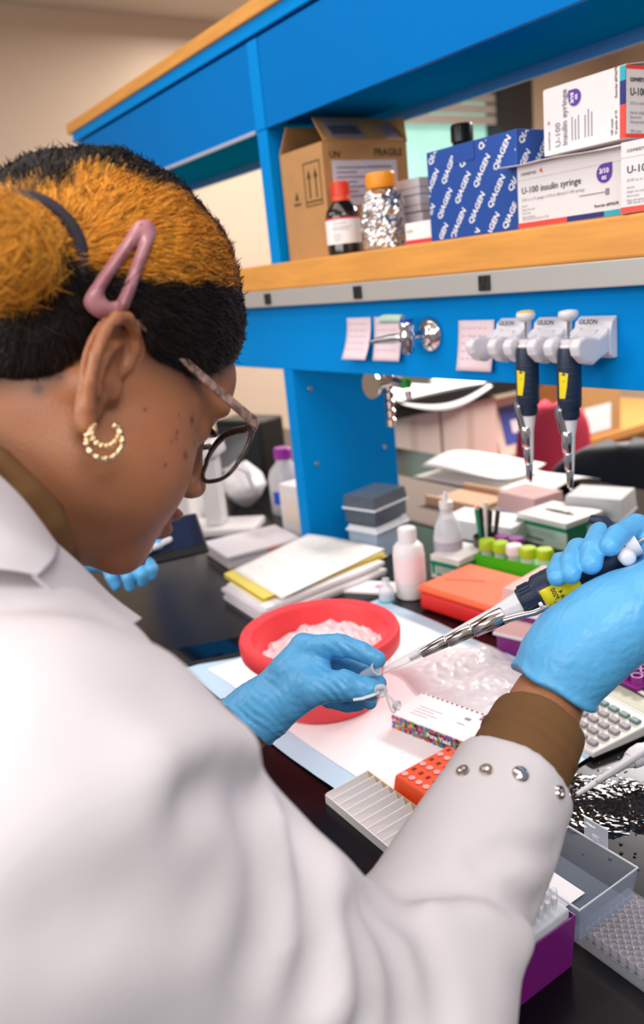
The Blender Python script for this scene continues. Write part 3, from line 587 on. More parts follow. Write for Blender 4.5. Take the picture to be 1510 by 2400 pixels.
for k in range(70):
    a = random.uniform(0, 6.28); r = random.uniform(.75, 1.5); c = dm.copy(); COL.objects.link(c); c.parent = t; s_ = random.uniform(.25, .8); c.scale = (s_, s_, s_); c.location = (.12 * r * math.cos(a), .08 * r * math.sin(a), 0)
# tip box with purple base and open lid
t = thing('tip_box', 'pipette tip box with purple base and clear lid flipped open', 'box', (-.405, .393, 0), 0, None)
mb = MB(); bw, bd_, bh = .122, .089, .056
mb.add([(-bw, 0.003, 0), (-.003, .003, 0), (-.003, bd_ - .003, 0), (-bw, bd_ - .003, 0), (-bw, 0, bh), (0, 0, bh), (0, bd_, bh), (-bw, bd_, bh)], [(0, 3, 2, 1), (0, 1, 5, 4), (1, 2, 6, 5), (2, 3, 7, 6), (3, 0, 4, 7)]); mb.build('purple_base', purple, t, thick=.0022)
mb = MB(); mb.box(-bw + .003, -.003, .003, bd_ - .003, .05, .0625); mb.build('tip_tray', frost, t, bev=.002)
tipm = MB().lathe([(.0028, .02), (.0031, .019), (.003, .008), (.0022, -.002), (.0018, -.004)], 10)
plug = MB().lathe([(0, .011), (.0026, .011), (.0024, .004), (0, .004)], 8)
first = None
for i in range(12):
    for j in range(8):
        x, y = -bw + .0115 + i * .009, .013 + j * .009
        if first is None: first = tipm.build('pipette_tip', clear, t, smooth=60); first.location = (x, y, .064); fp = plug.build('filter_plug', paper, first, smooth=40)
        else:
            c = first.copy(); COL.objects.link(c); c.parent = t; c.location = (x, y, .064); g = fp.copy(); COL.objects.link(g); g.parent = c
lz, ld = .06, .024
mb = MB(); y0, y1 = bd_ + .004, bd_ + .004 + .083
mb.add([(-bw, y0, lz), (0.002, y0, lz), (0.002, y1, lz), (-bw, y1, lz), (-bw + .004, y0 + .004, lz - .038), (-.002, y0 + .004, lz - .038), (-.002, y1 - .004, lz - .038), (-bw + .004, y1 - .004, lz - .038)], [(4, 5, 6, 7), (0, 1, 5, 4), (1, 2, 6, 5), (2, 3, 7, 6), (3, 0, 4, 7)])
ldo = mb.build('clear_lid', M('lid_plastic', '#B4C4E0', 0.15, clear=.94, edge=.3), t, thick=.0012)
mb = MB(); mb.tube([(-bw, y0, lz), (.002, y0, lz), (.002, y1, lz), (-bw, y1, lz)], .0013, 6, closed=True); mb.build('lid_rim', M('rim_plastic', '#E8ECF4', 0.2, clear=.25), ldo)
mb = MB(); mb.box(-bw + .02, -.035, y0 + .012, y1 - .03, lz - .036, lz - .0355); mb.build('paper_label', paper, ldo)
mb = MB(); mb.box(-.06, -.032, y1, y1 + .002, lz - .002, lz + .004); mb.box(-.06, -.032, y1, y1 + .0022, lz + .004, lz + .022); mb.build('latch_tab', M('latch_plastic', '#DFE4EE', 0.2, clear=.45), ldo, bev=.001)
mb = MB(); mb.box(-.05, -.042, y1 - .001, y1 + .003, lz + .002, lz + .008); mb.build('latch_catch', M('rim_plastic'), ldo, bev=.001)
# 96 well plate
t = thing('well_plate', 'clear ninety six well plate half under the open tip box lid', 'plate', (-.4285, .503, 0), 0)
pl, pw = .1277, .0855
platem = M('plate_plastic', '#CFC8D6', 0.1, clear=.965, edge=.25)
mb = MB(); mb.box(0, pl, 0, pw, .0005, .0022); mb.build('skirt', M('skirt_clear', '#DDE0E8', 0.08, clear=.95, edge=.5), t, bev=.0005)
mb = MB(); mb.box(.002, pl - .002, .0015, pw - .0015, .0022, .0115)
mb.f = [q for i, q in enumerate(mb.f) if i not in (0, 1)]; mb.mi = mb.mi[:len(mb.f)]; mb.build('frame', M('skirt_clear'), t, thick=.001)
mb = MB(); mb.box(.003, pl - .003, .003, pw - .003, .0115, .0125); mb.build('deck', platem, t)
wl = MB().lathe([(.0021, .0008), (.0034, .002), (.0036, .0128), (.0042, .0145), (.0037, .0146), (.0032, .0128), (.003, .0022), (0, .0015)], 14)
w0 = None
for i in range(12):
    for j in range(8):
        x, y = .01438 + i * .009, .01124 + j * .009
        if w0 is None: w0 = wl.build('well', M('well_plastic', '#EDE6EE', 0.04, clear=.9, edge=.9), t, smooth=50); w0.location = (x, y, 0)
        else: c = w0.copy(); COL.objects.link(c); c.parent = t; c.location = (x, y, 0)
# smartphone
t = thing('smartphone', 'black smartphone lying screen up beside the pad and coat', 'phone', (-1.262, .505, 0), math.radians(70))
rbox('case', black, t, -.055, .10, -.038, .038, .0005, .0095, .004); rbox('screen', M('phone_glass', '#05070C', 0.05), t, -.049, .094, -.033, .033, .0095, .0100, 0)
# papers and yellow folder
t = thing('paper_stack', 'pile of white papers at bench centre under the yellow folder', 'papers', (-1.345, .705, 0), math.radians(0))
pa, pb, pc, pd = [TB(*q, .03) for q in ((522, 1372), (618, 1432), (908, 1316), (712, 1270))]
def sh4(name, mat, pts, z0, z1, par, off=(0, 0)):
    mb = MB(); mb.m = Matrix.Translation(-(par.location - Vector((0, 0, ZB)))); mb.prism([(p.x + off[0], p.y + off[1]) for p in pts], z0, z1); return mb.build(name, mat, par)
cen = (pa + pb + pc + pd) / 4
def infl(pts, k): return [cen + (p - cen) * k for p in pts]
rs = [0, .005, -.004, .003]
for i in range(4): sh4('paper_bundle', [M('paper_b', '#D9D1D6', 0.7), paper][i % 2], infl((pa, pb, pc, pd), .985 - .01 * i), .0006 + i * .008, .0080 + i * .008, t, (rs[i], rs[-i] - .004))
t = thing('yellow_folder', 'yellow legal folder lying open edged on the pile of papers', 'folder', (cen.x, cen.y, .0326))
ym = M('yellow_folder', '#E6CF62', 0.6)
sh4('back_cover', ym, infl([TB(*q, .034) for q in ((522, 1352), (614, 1412), (912, 1302), (715, 1262))], .985), .0328, .034, t)
sh4('inner_sheets', M('cream_paper', '#EFE3B8', 0.7), infl([TB(*q, .037) for q in ((530, 1350), (625, 1402), (908, 1297), (717, 1260))], .965), .0341, .0395, t)
sh4('front_cover', ym, infl([TB(*q, .040) for q in ((521, 1346), (616, 1406), (908, 1296), (716, 1256))], .98), .0396, .0408, t)
t = thing('printed_sheet', 'white printed sheet of paper on top of the yellow folder', 'paper', (cen.x, cen.y, .041))
def shf(p, q):
    P4 = [TB(*w_, .044) for w_ in ((546, 1334), (660, 1400), (902, 1288), (722, 1252))]; v = (P4[0].lerp(P4[1], p)).lerp(P4[3].lerp(P4[2], p), q)
    return (v.x - cen.x, v.y - cen.y, .001 + .004 * math.sin(p * 3.1) * q + .003 * q)
MB().grid(shf, 14, 14).build('sheet', M('bright_paper', '#F4F1EC', 0.65), t, smooth=60, thick=.0006)
mb = MB()
for i in range(12):
    for k in range(4):
        v = Vector(shf(.12 + i * .065, .1 + k * .2)); v2 = Vector(shf(.12 + i * .065, .1 + k * .2 + .1 + .03 * ((i + k) % 3))); mb.tube([v + Vector((0, 0, .0006)), v2 + Vector((0, 0, .0006))], .0006, 4)
mb.build('printed_lines', M('pale_print', '#CFCBC8', 0.7), t, kind='stuff')
# pad of glossy leaflets with pink mark + drop bottle
A = TB(880, 1392); t = thing('leaflet', 'glossy white card with pink flower mark by the dispensing bottle', 'card', (A.x - .03, A.y + .01, 0), math.radians(35))
rbox('card', paper, t, -.05, .06, -.03, .03, .0004, .006, .001)
mb = MB()
for k in range(5): mb.m = Matrix.Translation((.02 + .006 * math.cos(k * 1.257), .006 * math.sin(k * 1.257), .006)); mb.cyl((0, 0, 0), .004, .0004, 10)
mb.build('pink_flower', M('pink_print', '#E06AA0', 0.5), t)
A = TB(908, 1412); t = thing('dropper_bottle', 'small clear dropper vial with teal foot beside the red bucket rim', 'bottle', (A.x, A.y, 0))
MB().lathe([(0, 0), (.014, 0), (.015, .004), (.015, .028), (.008, .036), (.007, .05), (0, .052)], 20).build('vial', frost, t, smooth=40); MB().lathe([(.0151, .001), (.0156, .001), (.0156, .007), (.0151, .007)], 20).build('teal_foot', M('teal_print'), t, smooth=40)
# white dispensing bottle
A = (TB(925, 1402) + TB(1002, 1402)) / 2; A = TB(965, 1396)
t = thing('dispensing_bottle', 'white translucent dispensing bottle with narrow neck behind the orange cooler', 'bottle', (A.x, A.y, 0))
MB().lathe([(0, 0), (.027, 0), (.030, .003), (.0305, .03), (.0305, .09), (.029, .104), (.022, .112), (.016, .114), (.015, .122), (0, .122)], 32).build('bottle_body', milky, t, smooth=40)
MB().lathe([(0, .001), (.026, .001), (.0285, .004), (.0288, .036), (0, .036)], 28).build('liquid', M('pale_liquid', '#CFC6CC', 0.2), t, smooth=40)
MB().lathe([(.0307, .035), (.0310, .035), (.0310, .088), (.0307, .088)], 36).build('label', M('pinkish_label', '#EED6D8', 0.6), t, smooth=40)
mb = MB(); mb.lathe([(0, .114), (.0175, .114), (.0175, .14), (.016, .142), (0, .142)], 28)
for k in range(24): mb.m = Matrix.Rotation(k * math.pi / 12, 4, 'Z'); mb.box(.017, .0183, -.0008, .0008, .116, .14)
mb.build('screw_cap', M('pipette_white'), t, smooth=40)
# clear wash bottle behind
A = TB(1030, 1345); t = thing('wash_bottle', 'tall clear spray bottle standing behind the dispensing bottle', 'bottle', (A.x, A.y + .03, 0))
MB().lathe([(0, 0), (.028, 0), (.03, .003), (.03, .075), (.026, .1), (.014, .125), (.012, .145), (0, .145)], 28).build('bottle_body', frost, t, smooth=40)
MB().lathe([(0, .138), (.0145, .138), (.0145, .152), (.006, .156), (.004, .172), (0, .172)], 24).build('nozzle_cap', milky, t, smooth=40)
mb = MB(); mb.lathe([(.0302, .02), (.0305, .02), (.0305, .07), (.0302, .07)], 30); mb.build('label', M('grey_lilac_label', '#B9B2BE', 0.5), t, smooth=40)
# tissue boxes
def tissue(label, loc, rz, w, d, h, slot):
    t = thing('tissue_box', label, 'box', loc, rz, 'green and white wipe boxes'); gw = M('wipe_white', '#EFEAE6', 0.55); gg = M('wipe_green', '#0E8A63', 0.5); pg = M('wipe_pale', '#CFE0D6', 0.55)
    rbox('carton', gw, t, 0, w, 0, d, 0, h, .001)
    e = .0006
    rbox('green_band', gg, t, -e, w + e, -e, d + e, h - .022, h - .012, 0); rbox('side_panel', gg, t, w, w + e * 2, .004, d * .55, .006, h - .012, 0); rbox('side_panel', pg, t, w, w + e * 2, d * .55, d - .004, .006, h - .022, 0)
    rbox('front_panel', pg, t, .006, w - .004, -e * 2, 0, .006, h - .024, 0); rbox('front_corner', gg, t, .004, .012, -e * 3, 0, h - .04, h - .012, 0)
    mb = MB(); write(mb, 'Kimwipes', h * .2, (w * .22, -e * 3, h * .16), FX, FZ, .0005)
    for i in range(4): mb.box(w * .2, w * .8, -e * 3, 0, h * (.36 + .07 * i), h * (.375 + .07 * i))
    write(mb, 'Kimtech', h * .16, (w + e * 3, .012, h * .4), FY, FZ, .0005); mb.build('printed_name', M('wipe_print', '#6E7F78', 0.6), t)
    if slot:
        mb = MB(); mb.prism([(w * .5 + .042 * math.cos(q), d * .5 + .009 * math.sin(q)) for q in np.linspace(0, 2 * math.pi, 20)[:-1]], h, h + .0006); mb.build('slot', M('slot_shadow', '#3A2C18', 0.8), t)
        mb = MB(); mb.grid(lambda p, q: (w * .5 + .012 + p * .03, d * .5 + (q - .5) * .008, h + .001 + .006 * math.sin(p * 3) * (1 - abs(q - .5))), 8, 4); mb.build('tissue', paper, t, smooth=60, thick=.0005)
    return t
A, rz, ln = two((1213, 1262), (1328, 1292)); tissue('green and white wipes box with dark slot under the hanging pipettes', (A.x, A.y, 0), rz, ln, .125, .062, True)
A = TB(1012, 1352); tissue('small green and white wipes box behind the orange cooler', (A.x, A.y, 0), math.radians(8), .075, .1, .05, False)
# pens
A = TB(1130, 1335); t = thing('pen_cup', 'short dark cup holding pens behind the green rack', 'cup', (A.x, A.y + .02, 0))
MB().lathe([(0, 0), (.026, 0), (.028, .002), (.03, .07), (.0285, .07), (.0265, .004), (0, .004)], 24).build('cup', M('smoke_cup', '#4B4744', 0.4), t, smooth=40)
pens = [(-.014, -.004, -.1, .02, '#1A1A1A', 'black'), (-.004, .004, .02, -.05, '#E9E6E2', 'white'), (.006, -.006, .14, .05, '#161616', 'short black'), (.014, .004, .28, .1, '#202020', 'slanted black'), (-.018, .008, -.3, .0, '#D8443C', 'red'), (-.008, -.012, -.16, -.1, '#1F8A68', 'green')]
for i, (x, y, tx, ty, hx_, nm) in enumerate(pens):
    p0 = Vector((A.x + x * .6, A.y + .02 + y * .6, .006)); p1 = p0 + Vector((tx * .5, ty * .5, 1)).normalized() * (.125 if i != 1 else .14)
    pt = thing('pen', '%s pen standing in the dark pen cup' % nm, 'pen', mat=align_z(p0, p1), group='pens in the cup'); ln_ = (p1 - p0).length
    MB().lathe([(0, 0), (.002, .002), (.0042, .012), (.0045, ln_ - .03), (0, ln_ - .03)], 12).build('barrel', M('pen_%s' % nm.replace(' ', '_'), hx_, 0.35), pt, smooth=40); MB().lathe([(0, ln_ - .032), (.005, ln_ - .032), (.005, ln_ - .002), (0, ln_)], 12).build('cap', M('pen_%s' % nm.replace(' ', '_')), pt, smooth=40)
# green tube rack with capped tubes
A, rz, ln = two((1117, 1352), (1215, 1375)); t = thing('green_rack', 'bright green tube rack holding lime capped tubes', 'rack', (A.x, A.y, 0), math.radians(10))
gm = M('lime_green', '#4FBE12', 0.4)
GW, GD, GH = .165, .08, .05
mb = MB(); mb.box(0, GW, 0, .003, 0, GH); mb.box(0, GW, GD - .003, GD, 0, GH); mb.box(0, .003, .003, GD - .003, 0, GH); mb.box(GW - .003, GW, .003, GD - .003, 0, GH); mb.box(.003, GW - .003, .003, GD - .003, .0, .003); mb.box(.003, GW - .003, .003, GD - .003, GH - .006, GH - .003); mb.build('rack_frame', gm, t)
capcols = {'lime': '#B4D61A', 'white': '#F0ECEA', 'purple': '#8A2A88'}
Rg = Matrix.Translation((A.x, A.y, 0)) @ Matrix.Rotation(math.radians(10), 4, 'Z')
spots = [(.018, .018, 'lime', 'first lime capped tube from the left in the green rack'), (.05, .018, 'lime', 'second lime capped tube from the left in the green rack'), (.083, .016, 'white', 'white capped tube in the front row of green rack'), (.115, .016, 'lime', 'lime capped tube right of the white capped one in green rack'), (.146, .024, 'lime', 'lime capped tube at the right end of the green rack, beside blue glove'), (.03, .055, 'purple', 'left purple capped tube at the back of green rack'), (.062, .055, 'purple', 'right purple capped tube at the back of green rack')]
for x, y, cn, lb_ in spots:
    p = Rg @ Vector((x, y, .0035)); tt = thing('capped_tube', lb_, 'tube', p, 0, 'capped tubes in the green rack')
    MB().lathe([(0, 0), (.003, .001), (.0125, .016), (.013, .02), (.013, .062), (0, .062)], 20).build('tube_body', frost, tt, smooth=40)
    mb = MB(); mb.lathe([(0, .056), (.016, .056), (.0165, .058), (.0162, .073), (.0145, .0755), (0, .0755)], 26)
    for k in range(22): mb.m = Matrix.Rotation(k * math.pi / 11, 4, 'Z'); mb.box(.0158, .0168, -.0008, .0008, .058, .072)
    mb.build('screw_cap', M('cap_%s' % cn, capcols[cn], 0.38), tt, smooth=40)
# orange-red cooler block
A, rz, ln = two((985, 1428), (1160, 1487)); t = thing('cooler_block', 'orange lidded benchtop cooler with red base', 'cooler', (A.x, A.y, 0), rz)
CW, CD = .19, .145
rbox('red_base', M('red_plastic', '#D92420', 0.4), t, 0, CW, 0, CD, .002, .036, .006); rbox('orange_lid', M('coral_orange', '#F5663A', 0.42), t, -.002, CW + .002, -.002, CD + .002, .036, .05, .006)
mb = MB(); mb.prism([(.02, .05), (.09, .085), (.085, .095), (.015, .06)], .05, .0512); mb.build('raised_rib', M('coral_orange'), t, bev=.0005)
mb = MB()
for i in range(9):
    for j in range(5): mb.box(.015 + i * .009, .0205 + i * .009, .09 + j * .009, .0955 + j * .009, .05, .0505)
mb.build('embossed_grid', M('pale_orange', '#F58A62', 0.5), t)
# clear tip boxes
def tipbox(label, loc, rz, w, d, hb_, hl_, base, lid, inner, paper_top=False, blue_mark=False):
    t = thing('tip_rack', label, 'box', loc, rz, 'lidded tip racks')
    rbox('base', base, t, 0, w, 0, d, 0, hb_, .003)
    mb = MB(); z0, z1 = hb_, hb_ + hl_; mb.add([(-.002, -.002, z0), (w + .002, -.002, z0), (w + .002, d + .002, z0), (-.002, d + .002, z0), (.002, .002, z1), (w - .002, .002, z1), (w - .002, d - .002, z1), (.002, d - .002, z1)], [(4, 5, 6, 7), (0, 1, 5, 4), (1, 2, 6, 5), (2, 3, 7, 6), (3, 0, 4, 7)])
    l_ = mb.build('lid', lid, t, thick=.0012)
    rbox('lid_rim', M('rim_plastic'), l_, -.004, w + .004, -.004, d + .004, hb_ - .001, hb_ + .004, .001)
    if inner: rbox('tip_tray', inner, t, .006, w - .006, .006, d - .006, hb_, hb_ + hl_ * .62, .002)
    if paper_top: rbox('paper_label', paper, t, w * .3, w * .96, d * .15, d * .62, z1, z1 + .0006, 0)
    if blue_mark: rbox('blue_mark', M('soft_blue', '#8FB4E6', 0.5), t, w * .45, w * .7, .003, .0045, hb_ * .8, hb_ + hl_ * .55, 0)
    return t
pinklid = M('pink_lid', '#F3CBC8', 0.25, clear=.4); peach = M('peach_tray', '#F0A884', 0.5)
A = TB(1165, 1530); Q0 = (A.x, A.y, .0)
tb1 = tipbox('lower purple based tip rack of the two beneath the held pipette', (A.x, A.y, 0), math.radians(14), .115, .13, .034, .026, purple, pinklid, peach)
tb2 = tipbox('upper purple based tip rack with paper label on its lid', (A.x + .004, A.y + .014, .061), math.radians(11), .115, .125, .012, .038, purple, pinklid, M('orange_tray', '#F28A3A', 0.5), True)
A = TB(1168, 1208); tipbox('purple bottomed tip rack with pink clear lid behind the wipes box', (A.x, A.y, 0), math.radians(-2), .125, .1, .018, .045, purple, pinklid, M('pink_tray', '#F2BDB6', 0.5))
A = TB(1325, 1240); tipbox('large clear tip rack below the right hanging pipette', (A.x, A.y, 0), math.radians(20), .13, .11, .03, .05, frost, M('clear_lid', '#F0F0F2', 0.25, clear=.3), M('pale_blue_tray', '#D3E0F0', 0.5), False, True)
A = TB(830, 1298); 
tb = tipbox('pale blue tip rack at the foot of the blue column', (A.x, A.y - .01, 0), math.radians(12), .085, .115, .062, .012, M('ice_blue', '#B9CCE2', 0.4, clear=.3), frost, M('pale_blue_tray'))
tb = tipbox('smoky grey lidded tip rack stacked on the pale blue one', (A.x - .004, A.y - .012, .0795), math.radians(14), .088, .118, .034, .030, M('smoke_grey', '#4A5662', 0.3, clear=.15), M('smoke_lid', '#5C6470', 0.2, clear=.35), None)
# purple rack and blue rack by the glove
t = thing('purple_rack', 'magenta purple microtube rack with raised sockets beside the calculator', 'rack', (-.715, .905, 0), math.radians(-3))
pm = M('magenta_plastic', '#8E1C86', 0.4)
rbox('rack_base', pm, t, 0, .075, 0, .2, 0, .03, .003)
for i in range(4):
    for j in range(10):
        mb = MB(); mb.lathe([(.0065, 0), (.0085, 0), (.0085, .012), (.0065, .012), (.0060, .001), (0, .001)], 12, c=(.0105 + i * .018, .0115 + j * .0195, .03))
        mb.build('socket', pm, t, smooth=40) if (i == 0 and j == 0) else None
        if i == 0 and j == 0: s0 = bpy.data.objects[[o.name for o in t.children if o.name.startswith('socket')][0]]
        else: c = s0.copy(); COL.objects.link(c); c.parent = t; c.location = (i * .018, j * .0195, 0)
t = thing('blue_rack', 'dark blue microtube rack behind the purple one', 'rack', (-.80, 1.03, 0), math.radians(-3)); bm_ = M('deep_blue_plastic', '#1B3E9A', 0.35)
rbox('rack_base', bm_, t, 0, .07, 0, .12, 0, .04, .003)
for i in range(3):
    for j in range(5): mb = MB(); mb.lathe([(0, 0), (.008, 0), (.008, .008), (0, .009)], 12, c=(.013 + i * .022, .014 + j * .022, .04)); mb.build('tube_cap', M('blue_cap', '#2B6AD0', 0.35) if (i + j) % 2 else M('white_plastic'), t, smooth=40)
# white paper boxes / papers behind column
A = TB(1050, 1260); t = thing('white_carton', 'plain white flat carton behind pens and the green rack', 'box', (A.x - .02, A.y, 0), math.radians(12)); rbox('carton', M('bright_carton', '#F4F0EC', 0.55), t, 0, .19, 0, .1, 0, .045, .002); rbox('lid_edge', paper, t, -.001, .191, -.001, .101, .03, .046, .001)
mp_ = [Vector((-2.02, 1.28, 0)), Vector((-1.42, 1.28, 0)), Vector((-1.46, 1.575, 0)), Vector((-2.02, 1.575, 0))]
t = thing('reflection_cover', 'added taupe mat covering the bench reflection behind the blue column', 'mat', (-1.72, 1.43, 0)); mb = MB(); mb.prism([(p.x + 1.72, p.y - 1.43) for p in mp_], .0004, .003); mb.build('mat_sheet', M('taupe_mat', '#7C6C62', 0.8, var=.1, vscale=20), t); mb = MB(); mb.prism([(p.x * .97 + 1.72 * .97, (p.y - 1.43) * .94) for p in mp_], .003, .0036); mb.build('mat_face', M('taupe_face', '#85746A', 0.85), t)  # mat added to hide the green window reflection in the worktop
t = thing('wooden_tray', 'shallow beech tray lying behind the shelving column', 'tray', (-1.66, 1.40, .0038), math.radians(3)); bw_ = M('beech', '#D6A984', 0.55, var=.1, vscale=10)
mb = MB(); mb.box(0, .17, 0, .16, 0, .012); mb.build('tray_board', bw_, t, bev=.002); rbox('tray_lip', bw_, t, 0, .17, 0, .012, .012, .026); rbox('tray_lip', bw_, t, 0, .17, .148, .16, .012, .026)
t2 = thing('loose_paper', 'loose white sheets spread at the far edge of the bench', 'papers', (-1.93, 1.585, .001), math.radians(2)); MB().grid(lambda p, q: (p * .5, q * .25, .002 + .03 * abs(math.sin(p * 5)) * math.sin(q * 3)), 16, 10).build('sheet', M('bright_paper'), t2, smooth=60, thick=.0006); MB().grid(lambda p, q: (.02 + p * .3, .02 + q * .22, .035 + .025 * math.sin(p * 3 + 1) * math.sin(q * 3)), 12, 10).build('sheet', paper, t2, smooth=60, thick=.0006)
# ================================================================ beyond the column: left bay
t = thing('white_instrument', 'white bench instrument with upright post and flat foot past her face', 'instrument', (-1.97, .87, 0), math.radians(45))
wi = M('instrument_white', '#DAD3D2', 0.4)
rbox('foot', wi, t, -.03, .17, -.06, .06, 0, .022, .006); rbox('post', wi, t, .03, .075, -.03, .03, .022, .2, .006)
mb = MB(); mb.m = Matrix.Translation((.05, 0, .2)) @ Matrix.Rotation(math.radians(-12), 4, 'Y'); mb.box(-.09, .045, -.045, .045, 0, .045); mb.build('head', wi, t, bev=.01)
rbox('body', M('instrument_pale', '#E4DEDC', 0.45), t, -.22, -.02, -.02, .16, .0, .125, .012)
mb = MB(); mb.tube([(.08, .02, .16), (.11, .04, .165), (.13, .07, .14), (.13, .1, .09)], .004, 8); mb.build('cable', wi, t, smooth=60)
t = thing('purple_capped_bottle', 'clear lab bottle with purple cap and blue square behind blue column', 'bottle', (-1.93, 1.13, 0))
MB().lathe([(0, 0), (.045, 0), (.048, .004), (.048, .1), (.04, .125), (.022, .145), (.02, .165), (0, .165)], 28).build('bottle_body', M('soft_clear', '#E9E4E6', 0.2, clear=.35), t, smooth=40)
MB().lathe([(0, .155), (.025, .155), (.025, .182), (.022, .185), (0, .185)], 28).build('screw_cap', M('purple_cap', '#A02BA0', 0.35), t, smooth=40)
mb = MB(); mb.m = Matrix.Rotation(math.radians(-55), 4, 'Z'); mb.box(.0475, .0495, -.019, .019, .035, .07); mb.build('blue_square', M('blue_square', '#1656CE', 0.4), t)
t = thing('plastic_sack', 'crumpled white plastic sack beside the purple capped bottle', 'bag', (-2.09, 1.08, 0))
MB().grid(lambda p, q: ((.075 + .012 * noise.noise(Vector((math.cos(p * 6.283) * 3, math.sin(p * 6.283) * 3, q * 5)))) * math.sin(math.pi * (.08 + .84 * q)) * math.cos(p * 6.283), (.06 + .01 * noise.noise(Vector((math.cos(p * 6.283) * 4, math.sin(p * 6.283) * 4, q * 7)))) * math.sin(math.pi * (.08 + .84 * q)) * math.sin(p * 6.283), .135 * q + .002), 32, 16).build('film', M('sack_white', '#EDE7E8', 0.3), t, smooth=60)
t = thing('black_device', 'black box shaped device standing at the far end of the bench', 'device', (-2.42, 1.30, 0), math.radians(20)); rbox('case', black, t, -.1, .1, -.06, .06, 0, .2, .008); rbox('front_panel', M('dark_grey', '#2A2C2E', 0.4), t, -.09, .09, -.063, -.06, .02, .18, .001)
t = thing('white_tray_box', 'low frosted white tray box in front of the blue column foot', 'box', (-1.625, .775, 0), math.radians(84)); rbox('tray', M('frost_white', '#DCD3D8', 0.4), t, 0, .19, 0, .15, 0, .022, .004); rbox('lid', M('frost_lid', '#E4DCE0', 0.3, clear=.2), t, -.003, .193, -.003, .153, .022, .034, .004)
mb = MB(); mb.box(.1, .19, -.0045, -.003, .024, .028); mb.build('red_line', redp, t)
t = thing('white_reagent_box', 'upright white reagent carton tucked against the blue column', 'box', (-1.735, 1.06, 0), math.radians(5)); rbox('carton', cartonm, t, -.045, .045, -.04, .05, 0, .13, .002); rbox('peach_label', M('peach_label', '#EAD6C8', 0.6), t, -.03, .045, -.0415, -.04, .03, .1, 0)
# second gas tap on the far side of the board
t = thing('hose_tap', 'chrome serrated hose tap with green knob hanging behind blue board', 'tap', (-1.33, 1.0, .405))
mb = MB(); mb.m = Matrix.Rotation(-math.pi / 2, 4, 'X'); mb.lathe([(0, 0), (.028, 0), (.026, .008), (.012, .014), (.01, .05), (0, .05)], 24); mb.build('flange', chrome, t, smooth=50)
mb = MB(); mb.m = Matrix.Translation((-.02, .06, 0)); prof = [(0, .02), (.013, .018), (.014, .004), (.008, -.002)]
for k in range(5): prof += [(.0125, -.006 - k * .019), (.0085, -.02 - k * .019)]
prof += [(0, -.1)]; mb.lathe(prof, 20); mb.build('serrated_nozzle', chrome, t, smooth=40)
mb = MB(); mb.tube([(-.02, .06, 0), (.01, .06, -.002), (.035, .058, -.006)], [.012, .011, .009], 12); mb.build('valve_body', chrome, t, smooth=50)
mb = MB(); mb.m = Matrix.Translation((.042, .058, -.012)); mb.lathe([(0, 0), (.009, 0), (.011, .006), (.009, .018), (0, .02)], 16); mb.build('green_knob', M('green_knob', '#1C9A2E', 0.4), t, smooth=50)
mb = MB(); mb.tube([(.045, .058, -.02), (.045, .06, -.035)], [.008, .005], 10); mb.build('outlet_tip', chrome, t, smooth=50)
# ---------------------------------------------------------------- desk along the far wall
deskw = M('oak', '#C98A4A', 0.5, var=.15, vscale=4, stretch=(14, 1.5, 14))
t = thing('wooden_desk', 'oak side desk beyond the shelving with cream cartons on it', 'desk', (-2.95, 2.95, -ZB)); LD = Matrix.Translation((2.95, -2.95, ZB))
def db(name, mat, *a, bev=.002):
    mb = MB(); mb.m = LD; mb.box(*a); return mb.build(name, mat, t, bev=bev)
db('desk_top', deskw, -3.35, -2.58, 1.95, 4.3, -.30, -.26); db('front_rail', deskw, -2.66, -2.62, 2.0, 4.25, -.42, -.30)
for (x, y) in ((-3.3, 2.0), (-2.68, 2.0), (-3.3, 4.2), (-2.68, 4.2)): db('leg', deskw, x, x + .05, y, y + .05, -ZB, -.30)
t = thing('black_shelf', 'black raised shelf board above the cream cartons on oak desk', 'shelf', (-2.85, 2.5, -.26)); LD = Matrix.Translation((2.85, -2.5, .26))
db('shelf_board', M('shelf_black', '#191718', 0.5), -3.2, -2.58, 1.98, 3.0, .055, .115); db('side_panel', M('shelf_black'), -3.2, -2.68, 1.98, 2.0, -.26, .055)
creamc = M('cream_card', '#E2CFC0', 0.65, var=.04)
for i, (y0, y1, lb_) in enumerate(((2.03, 2.32, 'cream carton at the left under the black shelf'), (2.335, 2.66, 'wider cream carton at the right under the black shelf'))):
    t = thing('cream_carton', lb_, 'box', (-2.75, (y0 + y1) / 2, -.26), 0, 'cream cartons on the desk'); h = .30
    rbox('carton', creamc, t, -.13, .13, (y0 - y1) / 2, (y1 - y0) / 2, 0, h, .004); rbox('tape_strip', M('tape', '#D2BBA8', 0.4), t, .1301, .1306, -.02, .02, 0, h, 0)
t = thing('draped_papers', 'white papers drooping over the edge of the black shelf', 'papers', (-2.62, 2.35, .116))
MB().grid(lambda p, q: (-.3 + q * .36, -.27 + p * .5 , .02 + .03 * math.sin(p * 6) * (1 - q) + (-.09 * max(0, q - .75) * 4 * (.35 + .65 * math.sin(p * 3.1)))), 20, 16).build('sheet', M('bright_paper'), t, smooth=60, thick=.001)
t = thing('framed_card', 'leaning cream framed card with violet blue centre beside red chair', 'frame', (-2.66, 2.83, -.258)); 
m4 = Matrix.Rotation(math.radians(-14), 4, 'Y')
for nm, mt, a in (('frame', creamc, (0, .02, -.13, .12, 0, .27)), ('blue_panel', M('violet_blue', '#4653A8', 0.5), (.02, .022, -.085, .1, .05, .23)), ('white_spot', paper, (.022, .024, -.03, .06, .1, .16))):
    mb = MB(); mb.m = m4; mb.box(*a); mb.build(nm, mt, t, bev=.002)
